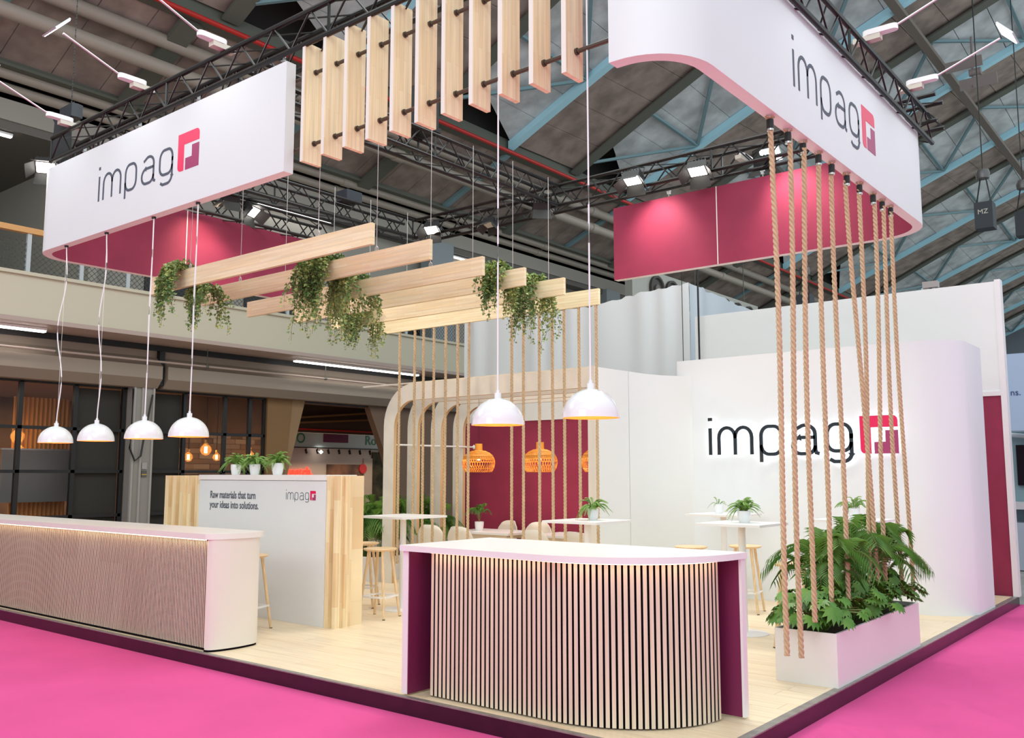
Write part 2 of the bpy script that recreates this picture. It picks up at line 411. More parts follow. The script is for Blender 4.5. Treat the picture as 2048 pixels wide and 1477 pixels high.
# balcony
par = MB(); par.box(-14.12, -14, -14, 16, 4.32, 5.06); par.box(-24, -14.12, -14, 16, 4.9, 5.0)
parapet = struct(par.build('wall_parapet', parapet_m), 'beige gallery parapet above the glass front')
m = MB(); m.box(-14.16, -13.94, -14, 16, 5.06, 5.12); m.build('coping', parapet_m, parapet)
m = MB(); m.box(-14.95, -13.98, -14, 16, 4.24, 4.32); struct(m.build('ceiling_soffit', soffit_pale), 'soffit under the gallery edge')
m = MB(); m.box(-15.2, -14.95, -14, 16, 4.12, 4.24); struct(m.build('trim_4', facade_black), 'black shadow gap under the soffit')
# facade beam: sections with a dark joint
for (a, b) in ((-14, 5.15), (5.27, 16)):
    m = MB(); m.prism([(-14.98, 3.98), (-14.72, 3.78), (-14.72, 3.52), (-14.9, 3.34), (-15.3, 3.34), (-15.3, 4.12), (-14.98, 4.12)], a, b, lambda p, q, r: (p, r, q))
    struct(m.build('wall_beam', fascia_wall), 'profiled beam above the glass front')
m = MB(); m.box(-15.2, -14.86, 5.15, 5.27, 3.4, 4.1); struct(m.build('trim_5', facade_black), 'dark joint in the beam')
t = empty('wall_pipe', (-14.62, -14, 3.86)); tag(t, 'thin pinkish pipe running along the beam above the glass front', 'pipe')
m = MB(); m.cyl((0, 0, 0), (0, 29.5, 0), .022, 8); m.build('pipe', soffit_pale, t)
for y in (16.95, 20.1, 23.3):
    m = MB(); m.cyl((0, y, 0), (0, y, .38), .008, 5); m.cyl((0, y-.03, 0), (0, y+.03, 0), .035, 8); m.build('hanger', olive_steel, t)
lightbar((-14.45, -3, 4.185), 5.65, 'light tube set in the soffit at the left edge of the photo', wd=.11)
lightbar((-14.45, 8.25, 4.185), 4.0, 'long light tube in the soffit right of the hanging ivy', wd=.11)
# railing
rail = empty('balcony_railing', (-14.05, 0, 5.12)); tag(rail, 'gallery railing with timber handrail, pale posts and wire mesh', 'railing')
m = MB(); m.box(-.06, .06, -6, 16, .70, .80); m.build('handrail', mat('oiled_handrail', (.62, .32, .10), .4), rail)
for y in (-5.2, -3.4, -1.6, .2, 2.1, 3.05, 3.95, 5.9, 7.7, 9.6, 11.4, 13.3, 15.2):
    m = MB(); m.box(-.03, .03, y-.035, y+.035, 0, .70); m.build('post', mat('pale_blue_grey_post', (.45, .50, .52), .4), rail)
m = MB()
y = -6
while y < 16:
    for sgn in (1, -1):
        a = (0, y, .02 if sgn > 0 else .56); b = (0, y+.54, .56 if sgn > 0 else .02)
        m.cyl(a, b, .0055, 3, cap=False)
    y += .105
m.build('wire_mesh', mat('dark_wire', (.06, .06, .055), .5, .5), rail)['kind'] = 'stuff'
# gallery back openings
gb = MB()
for (a, b, z0, z1) in ((-3, 1.5, 5.0, 7.2), (6.4, 7.6, 5.0, 7.0), (9.2, 11.0, 5.0, 7.0), (13, 16, 5.0, 7.4), (19, 24, 5.2, 7.6)):
    gb.box(-17.92, -17.86, a, b, z0, z1)
gw = MB(); gw.box(-18.1, -17.9, 4.9, 60, 5.0, 8.82); struct(gw.build('wall_gallery', grey_wall), 'grey inner wall of the gallery')
struct(gb.build('window_1', facade_black), 'dark openings in the gallery wall')
for y in (16.1, 26.2, 36.3):
    m = MB(); m.box(-17.7, -17.2, y-.5, y+.5, 4.5, 9.0); struct(m.build('trim_6', mat('blue_grey_column', (.27, .31, .33), .6)), 'blue grey column on the gallery')
m = MB(); m.box(-24, -14.0, 16, 60, 4.2, 5.0); struct(m.build('wall_slab', grey_wall), 'gallery slab continuing behind the stands')
# ceiling fan units far right on gallery: jet nozzle duct
jd = empty('air_duct', (-14.0, 22.4, 7.6)); tag(jd, 'pale duct panel with a row of round dark air nozzles behind the white cloth', 'air duct')
m = MB(); m.box(-.3, 0, 0, 10.6, 0, 1.35); m.build('casing', mat('pale_duct', (.40, .40, .36), .6), jd)
for y in (1, 5, 9.5):
    m = MB(); m.cyl((-.15, y, 1.35), (-.15, y, 3.46), .02, 6); m.build('hanger', olive_steel, jd)
for i in range(8):
    m = MB(); c = (0.01, 1.65+i*1.13, .70)
    prof = [(.50, 0), (.50, .10), (.42, .10), (.38, .02)]
    vs = []; n = 20
    for r, x in prof:
        for q in range(n): vs.append((c[0]+x, c[1]+math.cos(2*pi*q/n)*r, c[2]+math.sin(2*pi*q/n)*r))
    m.add(vs, [(k*n+i2, k*n+(i2+1) % n, (k+1)*n+(i2+1) % n, (k+1)*n+i2) for k in range(3) for i2 in range(n)]+[tuple(range(3*n, 4*n))])
    m.build('nozzle', mat('dark_nozzle', (.05, .045, .04), .6), jd, smooth=True)
    m = MB(); m.cyl((.03, c[1], .70), (.10, c[1], .70), .17, 14); m.build('nozzle_core', mat('nozzle_core', (.12, .10, .09), .5), jd, smooth=True)

# glass front
GX = -15.2
fac = struct(empty('window_2', (GX, 0, -.12)), 'black framed glass front of the hall restaurant')
H = 3.44
def bar(y0, y1, z0, z1, nm='frame_bar'):
    m = MB(); m.box(-.04, .04, y0, y1, z0, z1); return m.build(nm, facade_black, fac)
bar(-14, 16, H-.02, H+.10, 'head_bar')
for y in (-3.2, -1.3, .65, 2.6, 3.62, 4.60, 5.17, 5.96, 6.95, 7.6, 8.0): bar(y-.04, y+.04, 0, H)
for (a, b) in ((-14, 4.62), (5.15, 8.0)):
    for z in (2.58, 1.76, .9): bar(a, b, z-.03, z+.03)
for (a, b) in ((-3.2, -1.3), (-1.3, .65), (.65, 2.6), (2.6, 3.62), (5.96, 6.95), (6.95, 7.6), (7.6, 8.0)):
    m = MB(); m.box(-.008, .008, a+.04, b-.04, .05, H-.02); m.build('glass_pane', glass, fac)
for (a, b) in ((3.66, 4.56), (5.2, 5.92)):
    for (z0, z1) in ((.05, .87), (.93, 1.73), (1.79, 2.55), (2.61, H-.05)):
        m = MB(); m.box(-.09, -.06, a, b, z0, z1); m.build('roller_blind', shade_m, fac)
colm = MB(); colm.box(-15.3, -14.95, 4.66, 5.12, -.12, 3.36)
c_ = colm.build('wall_column', mat('grey_steel_column', (.28, .26, .24), .5)); struct(c_, 'grey steel column between the glass bays')
for y in (4.67, 4.84, 5.08):
    m = MB(); m.box(-14.95, -14.92, y, y+.04, -.1, 3.34); m.build('column_flange', mat('column_flange', (.36, .34, .32), .4), c_)
t = empty('wall_sign', (-14.94, 4.96, 1.6)); tag(t, 'small notice plate with pictograms on the grey column', 'sign')
for k, (z, c) in enumerate(((.16, (.35, .33, .32)), (.0, (.10, .09, .09)), (-.02, (.5, .35, .05)))):
    m = MB(); m.box(0, .012+k*.002, -.055, .055, z-(.07 if k < 2 else .01), z+(.06 if k < 2 else .01)); m.build('plate', mat('plate%d' % k, c, .5), t)
t = empty('cable_loop', (-14.88, 4.62, 2.0)); tag(t, 'black cable hanging in a loop against the grey column', 'cable')
m = MB(); m.tube([(0, .0, 1.3), (0, 0, .4), (0, -.02, .1), (0, .1, -.15), (0, .22, -.05), (0, .27, .3), (0, .42, 1.2)], .018, 6); m.build('cable', black, t, smooth=True)
# restaurant interior behind the glass
inte = struct(empty('wall_interior', (0, 0, 0)), 'inside of the restaurant')
m = MB(); m.box(-21.1, -21, -14, 16, -.12, 4.2); m.build('back_panel', brown_int, inte)
m = MB(); m.box(-21, -15.4, -14, 15.8, 3.45, 3.55); m.build('interior_ceiling', mat('pinkish_ceiling', (.42, .30, .25), .7), inte)
m = MB(); m.box(-21, -15.4, -14, 16, -.13, -.125); m.build('interior_floor', mat('dark_brown_floor', (.10, .06, .045), .6), inte)
stone = [mat('stone_tile%d' % i, c, .8) for i, c in enumerate(((.36, .24, .16), (.28, .17, .11), (.42, .30, .21), (.22, .13, .09)))]
sw = struct(empty('wall_stone', (-16.5, 6.6, -.1)), 'strip stone wall behind the glass')
tiles = []
for r in range(22):
    y = 0; z = r*.12
    while y < 2.6:
        L = random.choice((.3, .42, .55)); tiles.append((y, min(y+L, 2.6), z)); y += L
for (a, b, z) in tiles:
    if b-a < .05: continue
    m = MB(); m.box(0, .04+random.random()*.02, a+.004, b-.004, z+.004, z+.116); m.build('stone_tile', random.choice(stone), sw)
m = MB(); m.box(-16.7, -16.5, 6.6, 9.2, -.1, 3.4); m.build('wall_backing', brown_int, inte)
# curtain
cu = MB(); vs = []; n = 60
for i in range(n+1):
    y = i/n*1.1; x = math.sin(i*1.35)*.04
    vs += [(x, y, 0), (x, y, 3.2)]
cu.add(vs, [(2*i, 2*i+2, 2*i+3, 2*i+1) for i in range(n)])
o = cu.build('curtain', mat('orange_curtain', (.62, .27, .08), .8), None, smooth='all', loc=(-16.2, 2.9, -.1)); tag(o, 'long pleated orange curtain behind the glass front', 'curtain')
t = empty('notice_board', (-15.9, 2.62, .5)); tag(t, 'tall grey display board standing inside the glass front', 'board')
m = MB(); m.box(-.03, .03, 0, 1.35, .55, 1.55); m.build('panel', mat('grey_board', (.20, .20, .20), .6), t)
m = MB(); m.box(-.035, .035, 1.35, 1.38, -.4, 1.57); m.box(-.035, .035, -.02, 1.38, 1.55, 1.58); m.build('edge', mat('alu_edge', (.5, .5, .5), .4, .6), t)
# globe filament bulbs
def bulb(loc, r, label):
    t = empty('pendant_bulb', loc); tag(t, label, 'light bulb', 'globe filament bulbs inside the glass front')
    m = MB(); m.lathe([(.001, -r), (r*.6, -r*.8), (r, -.1*r), (r*.9, r*.45), (r*.35, r*1.0), (r*.26, r*1.25)], 14); m.build('glass_globe', amber_glass, t, smooth='all')
    m = MB(); m.cyl((0, 0, -r*.55), (0, 0, r*.55), r*.26, 8); m.build('filament', bulb_m, t)
    m = MB(); m.cyl((0, 0, r*1.2), (0, 0, r*1.75), r*.3, 8); m.build('socket', mat('brass', (.6, .35, .12), .3, 1), t)
    m = MB(); m.cyl((0, 0, r*1.7), (0, 0, 3.43-loc[2]-.12), .008, 5); m.build('cord', black, t)
    return t
bulb((-15.8, 2.84, 2.30), .13, 'leftmost glowing globe bulb, larger, near the photo edge')
bulb((-15.95, 2.95, 2.06), .085, 'small glowing bulb low beside the leftmost globe bulb')
bulb((-15.8, 6.47, 1.96), .10, 'glowing bulb just right of the dark blinds, above the timber sides')
bulb((-15.8, 6.90, 2.13), .13, 'glowing globe bulb under the right of the fourth white pendant')
bulb((-15.8, 7.18, 1.97), .09, 'small glowing bulb left of the three potted ferns')
bulb((-15.8, 8.06, 2.02), .11, 'glowing bulb behind the left two potted ferns')
bulb((-15.8, 8.54, 2.14), .135, 'large glowing bulb above the middle potted fern')
bulb((-15.8, 9.12, 2.05), .12, 'glowing bulb above the right potted fern')
area('interior_light', (-18, 4, 3.3), (0, 0, 0), 3, 8, 190, (1, .75, .52))
area('interior_light', (-16, -3, 3.3), (0, 0, 0), 1, 5, 40, (1, .8, .65))
# splayed ochre frames of the entrance and the stand beyond
ent = struct(empty('door_1', (0, 0, 0)), 'ochre splayed entrance portal')
och = mat('ochre_panel', (.20, .105, .035), .6)
def ypoly(poly, x0, x1, m_, nm, par):
    m = MB(); m.prism(poly, x0, x1, lambda a, b, c: (c, a, b)); return m.build(nm, m_, par)
ypoly([(8.02, -.1), (8.3, -.1), (8.45, .9), (8.6, 1.9), (8.72, 3.34), (8.02, 3.34)], -15.3, -15.1, och, 'portal_side', ent)
ypoly([(8.3, -.1), (8.52, .99), (8.68, 1.72), (9.07, 3.2), (9.1, 3.34), (8.72, 3.34), (8.6, 1.9), (8.45, .9)], -15.28, -15.12, mat('ochre_panel_pale', (.27, .16, .075), .6), 'portal_side', ent)
ypoly([(11.15, 3.34), (11.2, 3.2), (11.7, 2.18), (12.21, .91), (12.6, -.1), (15.8, -.1), (15.8, 3.34)], -15.3, -15.1, mat('brown_portal', (.16, .09, .055), .6), 'portal_side', ent)
dk = mat('dark_brown', (.07, .035, .02), .7)
m = MB(); m.box(-17.4, -17.2, 9.0, 15.5, 2.70, 3.45); m.build('portal_lintel', dk, ent)
m = MB(); m.box(-17.19, -17.15, 9.6, 15.0, 2.76, 2.80); m.build('red_conduit', red_pipe_m, ent)
for (z0, z1) in ((2.92, 3.14), (3.05, 3.34)):
    m = MB(); m.beam((-17.05, 10.2, z0), (-17.05, 13.2, z1), .12, .05); m.build('portal_beam', och, ent)
fs = empty('far_stand', (-19.5, 11.2, -.12)); tag(fs, 'warm lit white stand seen through the portal, with red lettering and track lights', 'stand')
m = MB(); m.box(-.1, 0, -1.0, 6, 0, 2.60); m.build('back_wall', mat('warm_stand_wall', (.72, .60, .52), .6), fs)
m = MB(); m.box(-.05, .25, -.6, 6, 2.50, 3.0); m.build('header', mat('pale_header', (.68, .76, .76), .5), fs)
m = MB(); m.box(.26, .27, 1.88, 2.85, 2.66, 3.0); m.build('header_block', maroon2, fs)
m = MB(); m.box(.3, .34, -.6, 5, 2.47, 2.50); m.build('track', black, fs)
green_t = mat('green_lettering', (.03, .25, .11), .5)
for tx, y in (('O', .86), ('Rou', 3.55)):
    o = text_obj('header_text', tx, .42, green_t, fs); o.rotation_euler = (pi/2, 0, pi/2); o.location = (.27, y, 2.62)
for i in range(8):
    y = 1.2+i*.42; m = MB(); m.cyl((.32, y, 2.47), (.32, y, 2.41), .01, 6); m.cyl((.32, y-.02, 2.42), (.26, y+.06, 2.33), .036, 10); m.build('track_spot', black, fs, smooth=True)
m = MB(); m.lathe([(.001, -.06), (.06, 0), (.001, .06)], 10, (.36, 1.72, 2.36)); m.build('lit_spot', lamp_w, fs)
m = MB(); m.box(.0, .04, 2.24, 3.72, .3, 2.0); m.build('poster', mat('tan_poster', (.36, .16, .09), .6, noise_amt=.6, noise_scale=1.7, two=(.10, .05, .03)), fs)
m = MB(); m.box(.0, .045, 3.72, 4.08, .3, 2.2); m.build('poster_margin', mat('pale_margin', (.66, .52, .42), .6), fs)
m = MB(); m.cyl((.05, 3.66, 1.87), (.08, 3.66, 1.87), .15, 24); m.build('red_disc', mat('red_disc', (.75, .03, .03), .5), fs)
m = MB(); m.box(0, .05, 4.08, 6, .1, 2.4); m.build('plant_wall', mat('dark_green_print', (.07, .06, .03), .8, noise_amt=.6, noise_scale=3), fs)
o = text_obj('red_lettering', 'weetch.', .34, mat('lit_red_letter', (.9, .05, .03), .5, emit=(1, .06, .03), estr=1.2), fs, .02, 1.0); o.rotation_euler = (pi/2, 0, pi/2); o.location = (.03, .62, 1.68)
area('far_stand_light', (-18.7, 13.5, 2.5), (0, math.radians(-35), 0), .3, 4, 60, (1, .78, .55))

def earc(cx, cy, rx, ry, a0, a1, n=8):
    return [(cx+rx*math.cos(math.radians(a0+(a1-a0)*i/n)), cy+ry*math.sin(math.radians(a0+(a1-a0)*i/n))) for i in range(n+1)]
GLY = {
 'i': (0, [[(0, 0), (0, 1)], [(0, 1.27), (0, 1.39)]]),
 'm': (.335, [[(0, 0), (0, .62)]+earc(.31, .64, .31, .36, 180, 0, 10)+[(.62, 0)], [(.62, .6)]+earc(.93, .64, .31, .36, 180, 0, 10)+[(1.24, 0)]]),
 'p': (1.92, [[(0, -.28), (0, .6)]+earc(.28, .66, .28, .34, 180, 90, 6)+earc(.46, .66, .28, .34, 90, 0, 6)+earc(.46, .34, .28, .34, 0, -90, 6)+earc(.28, .34, .28, .34, -90, -180, 6)]),
 'a': (3.05, [[(.10, .86)]+earc(.44, .70, .33, .30, 110, 0, 8)+[(.77, .14), (.80, .03), (.90, .0)], [(.77, .57), (.28, .57)]+earc(.28, .285, .28, .285, 90, 270, 10)+earc(.49, .28, .28, .28, -90, 0, 6)]),
 'g': (4.22, [[(.79, .5)]+earc(.51, .66, .28, .34, 0, 90, 6)+earc(.28, .66, .28, .34, 90, 180, 6)+earc(.28, .38, .28, .3, 180, 270, 6)+earc(.51, .38, .28, .3, 270, 360, 6), [(.79, .66), (.79, .0)]+earc(.51, .0, .28, .28, 0, -90, 6)+[(.22, -.28), (.08, -.2)]]),
}
def stroke(m, pts, wd, d0, d1, fn, flare=None):
    n = len(pts); L = offset(pts, wd/2); Rr = offset(pts, -wd/2); vs = []
    for i in range(n): vs += [fn(*L[i], d0), fn(*Rr[i], d0), fn(*L[i], d1), fn(*Rr[i], d1)]
    fs = []
    for i in range(n-1):
        a = 4*i; fs += [(a+2, a+3, a+7, a+6), (a, a+4, a+5, a+1), (a, a+2, a+6, a+4), (a+1, a+5, a+7, a+3)]
    e = 4*(n-1); fs += [(0, 1, 3, 2), (e, e+2, e+3, e+1)]
    m.add(vs, fs)
def logo(parent, fn, sc, wd, m_txt, m_a, m_b, d0, d1, mark_dx=0, mark_sc=1.0, halo=None):
    """letters as separate children; fn(a,b,d) maps logo units (already scaled) and depth to local xyz"""
    for ch, (x, paths) in GLY.items():
        m = MB()
        for p in paths:
            w_ = wd*(1.25 if (ch == 'i' and len(p) == 2 and p[0][1] > 1) else 1)
            stroke(m, [((x+a)*sc, b*sc) for a, b in p], w_*sc, d0, d1, fn)
        m.build('letter_'+ch, m_txt, parent)
        if halo:
            m = MB()
            for p in paths: stroke(m, [((x+a)*sc, b*sc) for a, b in p], wd*sc*.8, halo[0], halo[1], fn)
            m.build('halo_light', glow_w, parent)
    X0 = 5.40+mark_dx; W = 1.2*mark_sc; Hh = 1.3*mark_sc; b0 = -.03
    def P(poly, mm, nm):
        m = MB(); m.prism([((X0+a*W)*sc, (b0+b*Hh)*sc) for a, b in poly], d0, d1, fn); m.build(nm, mm, parent)
        if halo:
            cx = sum(a for a, b in poly)/len(poly); cy = sum(b for a, b in poly)/len(poly)
    r = .13
    # pink bracket: left column + top bar (two convex pieces sharing an edge)
    P([(0.0, r)]+[(r-r*math.cos(math.radians(t)), r-r*math.sin(math.radians(t))) for t in (30, 60, 90)]+[(.29, 0), (.29, .69), (.29, 1), (0, 1)], m_a, 'mark_column')
    P([(.29, .69), (1, .69), (1, 1-r)]+[(1-r+r*math.cos(math.radians(t)), 1-r+r*math.sin(math.radians(t))) for t in (30, 60, 90)]+[(.29, 1)], m_a, 'mark_bar')
    P([(.37, 0), (1, 0), (1, .61), (.67, .61), (.67, .31), (.37, .31)], m_b, 'mark_corner')
    if halo:
        m = MB(); m.prism([((X0+a*W)*sc, (b0+b*Hh)*sc) for a, b in ((.04, .04), (.96, .04), (.96, .96), (.04, .96))], halo[0], halo[1], fn); m.build('halo_light', glow_w, parent)

# ------------------------------------------------------------------ platform
plat = struct(empty('floor_platform', (0, 0, 0)), 'raised wooden stand floor')
m = MB(); m.box(-14.3, -.012, .012, 8.85, -.12, -.012); m.build('subfloor', dark_gap, plat)
m = MB(); m.box(-14.3, 0, -.012, .012, -.12, -.006); m.build('fascia', fascia_m, plat)
m = MB(); m.box(-.012, .012, -.012, 8.88, -.12, -.006); m.build('fascia', fascia_m, plat)
m = MB(); m.box(-14.3, .014, -.014, .03, -.006, .003); m.build('edge_trim', alu_trim, plat)
m = MB(); m.box(-.05, .014, .03, 8.88, -.006, .003); m.build('edge_trim', alu_trim, plat)
nrest = MB(); cnt = 0
rows = int(8.8/.19)
meshes = {}
for r in range(rows):
    y0 = .03+r*.19; y1 = min(y0+.19, 8.85); x = -.05-random.random()*1.1; xs_ = [-.05]
    while x > -14.2: xs_.append(x); x -= 1.28
    xs_.append(-14.28)
    for a, b in zip(xs_[1:], xs_[:-1]):
        near = (y0 < 4.8 and b > -9.2)
        if near and cnt < 290:
            cnt += 1; m = MB(); dz = random.uniform(-.0004, .0004)
            m.box(a+.0012-(a+b)/2, b-.0012-(a+b)/2, -(y1-y0)/2+.0012, (y1-y0)/2-.0012, -.012, dz)
            m.build('floor_plank', floor_oak, plat, loc=((a+b)/2, (y0+y1)/2, 0))
        else: nrest.box(a+.0012, b-.0012, y0+.0012, y1-.0012, -.012, 0)
nrest.build('floor_planks', floor_oak, plat)['kind'] = 'stuff'

# ------------------------------------------------------------------ header banners
ZB, ZT = 4.2, 5.2
def banner(name, path, label, side=1, seams=()):
    t = empty(name, (0, 0, 0)); tag(t, label, 'banner')
    m = MB(); vs, fo, fi, fb, ft, en = m.wall(path, .10, ZB, ZT, side)
    a = MB(); a.add(vs, fo+en+ft); a.build('outer_skin', panel_white, t, smooth=True)
    a = MB(); a.add(vs, fi); a.build('inner_skin', maroon, t, smooth=True)
    a = MB(); a.add(vs, fb); a.build('lower_edge', pale_edge, t)
    return t
pl = [(-3.83, -.1), (-8.3, -.1)]+arcpts(-8.3, .35, .45, 270, 180, 8)[1:]+[(-8.75, 4.15)]
hl = banner('header_banner', pl, 'white hanging fascia on the left with printed logo, maroon inside, rounded corner', side=-1)
pr = [(-.5, -.1)]+arcpts(-.45, .35, .45, 270, 360, 10)+[(0, 5.1)]+arcpts(-.5, 5.1, .5, 0, 90, 8)[1:]+[(-4.03, 5.6)]
hr_ = banner('header_banner', pr, 'white hanging fascia on the right with printed logo, maroon inside, ropes hung below', side=1)
for x in (-2.5,):
    m = MB(); m.box(x-.006, x+.006, 5.494, 5.4995, ZB, ZT); m.build('seam', pale_edge, hr_)
m = MB(); m.box(-8.652, -8.646, 1.9, 1.912, ZB, ZT); m.build('seam', pale_edge, hl)
s_ = .262
logo(hl, lambda a, b, d: (-7.10+a*1.055, -.1-d, 4.555+b), s_*.94*1.13, .10, ink, logo_pink, logo_purple, .0, .003, mark_dx=-.05, mark_sc=1.05)
logo(hr_, lambda a, b, d: (d, 1.72+a, 4.53+b), s_*1.13, .10, ink, logo_red, logo_purple, .0, .003, mark_dx=-.05)

# ------------------------------------------------------------------ slatted timber screen between the banners
rods = []
for z, lab in ((4.42, 'lower dark steel rod threaded through the hanging timber slats'), (5.06, 'upper dark steel rod threaded through the hanging timber slats')):
    m = MB(); m.cyl((-3.9, .02, z), (-.45, .02, z), .016, 10); o = m.build('threaded_rod', mat('dark_bronze_rod', (.10, .075, .06), .35, .6), None, smooth=True)
    tag(o, lab, 'rod')
proto = None
for i in range(11):
    x = -3.60+i*.2745
    if proto is None:
        m = MB(); m.box(-.019, .019, -.065, .135, 0, 1.06); proto = o = m.build('timber_slat', [pine_z, mat('pale_wood_edge', (.80, .76, .70), .5)], None)
        for p in o.data.polygons:
            if p.normal.y < -.9: p.material_index = 1
        for z in (.18, .82):
            m = MB(); m.cyl((.019, .05, z), (.036, .05, z), .024, 10); q = m.build('collar', mat('dark_bronze_rod', (.10, .075, .06), .35, .6), o)
    else: o = copy_tree(proto)
    o.location = (x, -.03, 4.24)
    words = ['nearest the left banner', 'second from the left banner', 'third from the left banner', 'fourth from the left banner', 'fifth from the left banner', 'in the middle of the eleven', 'fifth from the right banner', 'fourth from the right banner', 'third from the right banner', 'second from the right banner', 'nearest the right banner']
    tag(o, 'upright hanging pine slat, '+words[i], 'slat', 'pine slats hanging between the banners')

# ------------------------------------------------------------------ hanging beams
beams = [(.52, -7.0, -3.36), (1.25, -7.15, -3.36), (2.08, -7.42, -3.42), (2.74, -7.3, -3.40), (3.42, -7.36, -3.37), (4.17, -7.41, -3.40)]
ordn = ['nearest the front, uppermost in view', 'second from the front', 'third from the front', 'fourth from the front', 'fifth from the front', 'rearmost, with ropes tied below']
for i, (y, x0, x1) in enumerate(beams):
    t = empty('timber_beam', ((x0+x1)/2, y, 3.6)); tag(t, 'horizontal hanging pine beam, '+ordn[i], 'beam', 'pine beams hanging over the stand')
    L = x1-x0; m = MB(); m.box(-L/2, L/2, -.02, .02, 0, .195); m.build('board', pine_x, t)
    for s in (-1, 1):
        xx = s*(L/2-.75)
        m = MB(); m.cyl((xx, 0, .195), (xx, 0, 1.72), .0035, 5); m.build('cable', cable_m, t)
        m = MB(); m.tube([(xx-.02, 0, .195), (xx-.02, 0, .23), (xx, 0, .25), (xx+.02, 0, .23), (xx+.02, 0, .195)], .005, 5); m.build('hook', cable_m, t)

# ------------------------------------------------------------------ ropes
def rope_mesh(L, r=.020, bend=None, name='rope'):
    n = int(L/.0105); vs = []; k = 18
    for j in range(n+1):
        s = j/n; z = -s*L; tw = -2*pi*z/.125
        bx = by = 0
        if bend: bx, by = bend(s)
        for i in range(k):
            a = 2*pi*i/k; lob = .50+.50*abs(math.cos(1.5*(a)))**.75
            rr = r*1.05*lob
            vs.append((bx+math.cos(a+tw)*rr, by+math.sin(a+tw)*rr, z))
    fs = [(j*k+i, (j+1)*k+i, (j+1)*k+(i+1) % k, j*k+(i+1) % k) for j in range(n) for i in range(k)]
    fs += [tuple(range(k)), tuple(range(n*k+k-1, n*k-1, -1))]
    me = bpy.data.meshes.new(name); me.from_pydata(vs, [], fs); me.materials.append(rope_m)
    me.polygons.foreach_set('use_smooth', [True]*len(me.polygons)); me.update(); return me
ry = [1.37, 1.70, 2.0, 2.33, 2.63, 3.0, 3.33, 3.71, 3.98, 4.24]
rb = [(1.49, .34, -.1), (1.72, .29, -.1), (2.01, .50, -.12), (2.37, .5, -.12), (2.77, .5, -.12), (3.50, .55, -.1), (3.42, .5, -.14), (3.79, .5, -.12), (4.16, .5, -.1), (4.42, .5, -.08)]
ro = ['nearest the front, ending before the planter face', 'second from the front, ending before the planter face', 'third from the front, dropping into the planter', 'fourth from the front, dropping into the planter', 'fifth from the front, dropping into the planter', 'sixth from the front, crossing its neighbour', 'seventh from the front, crossed by its neighbour', 'eighth from the front, dropping into the planter', 'ninth from the front, dropping into the planter', 'furthest back, at the planter end']
for i in range(10):
    yb, zb, xb = rb[i]; dy = yb-ry[i]; dx = xb+.06
    L = 4.13-zb
    t = empty('thick_rope', (-.055, ry[i], 4.2)); tag(t, 'twisted manila rope below the right banner, '+ro[i], 'rope', 'ropes hanging from the right banner')
    me = rope_mesh(L, .0205, lambda s, dx=dx, dy=dy, i=i: (dx*s+.012*math.sin(s*5+i), dy*(s**1.3)+.012*math.sin(s*4+i*2)))
    o = bpy.data.objects.new('rope', me); COL.objects.link(o); o.parent = t; o.location = (0, 0, -.07)
    m = MB(); m.cyl((0, 0, -.10), (0, 0, -.03), .026, 12); m.build('black_tape', black, t, smooth=True)
    m = MB(); m.cyl((0, 0, -.115), (0, 0, -.10), .025, 12); m.build('clamp', steel, t, smooth=True)
    m = MB()
    for q in range(14):
        a = random.random()*6.28; m.cyl((0, 0, -.03), (math.cos(a)*.035, math.sin(a)*.035, random.uniform(-.02, .0)), .004, 4)
    m.build('frayed_end', rope_m, t)
rx = [-6.78, -6.48, -6.31, -6.11, -5.89, -5.67, -5.47, -4.74, -4.55, -4.30, -4.10, -3.92, -3.70, -3.45]
me = rope_mesh(3.24, .0195)
rl = ['leftmost, its end in sight beside the stool', 'second from the left', 'third from the left', 'fourth from the left', 'fifth from the left', 'sixth from the left', 'seventh from the left', 'eighth from the left, right of the wide gap', 'sixth from the right', 'fifth from the right', 'fourth from the right', 'third from the right', 'second from the right', 'rightmost, under the beam end']
for i, x in enumerate(rx):
    o = bpy.data.objects.new('thick_rope', me); COL.objects.link(o); o.location = (x, 4.17, 3.6); o.rotation_euler = (random.uniform(-.002, .002), random.uniform(-.003, .003), random.random()*6)
    tag(o, 'twisted manila rope under the rearmost beam, '+rl[i], 'rope', 'ropes hanging from the rearmost beam')

# ------------------------------------------------------------------ trusses
def truss(a, b, label, size=.29, lace=True):
    a = Vector(a); b = Vector(b); d = (b-a); L = d.length
    t = empty('lighting_truss', a, math.atan2(d.y, d.x)); tag(t, label, 'truss')
    h = size/2
    for sy in (-1, 1):
        for sz in (-1, 1):
            m = MB(); m.cyl((0, sy*h, sz*h), (L, sy*h, sz*h), .025, 8); m.build('chord', black_metal, t, smooth=True)
    m = MB(); n = max(1, round(L/.52)); st = L/n
    for i in range(n):
        x0 = i*st; x1 = x0+st/2; x2 = x0+st
        for s in (-1, 1):
            m.cyl((x0, s*h, -h), (x1, s*h, h),   .010, 5, cap=False); m.cyl((x1, s*h, h), (x2, s*h, -h), .010, 5, cap=False)
            m.cyl((x0, -h*s, s*h), (x2, h*s, s*h), .008, 5, cap=False)
        if i % 5 == 0:
            for s in (-1, 1): m.cyl((x0, s*h, -h), (x0, s*h, h), .014, 5, cap=False)
    m.build('lacing', black_metal, t)['kind'] = 'stuff'
    return t
ZTR = 5.43
truss((-8.35, .06, ZTR), (.25, .06, ZTR), 'black box truss along the front above both banners')
truss((-.10, .3, ZTR-.1), (-.10, 5.55, ZTR-.1), 'black box truss above the right banner')
truss((-7.75, 5.5, ZTR+.08), (.15, 5.5, ZTR+.08), 'black box truss along the back above the maroon panel')
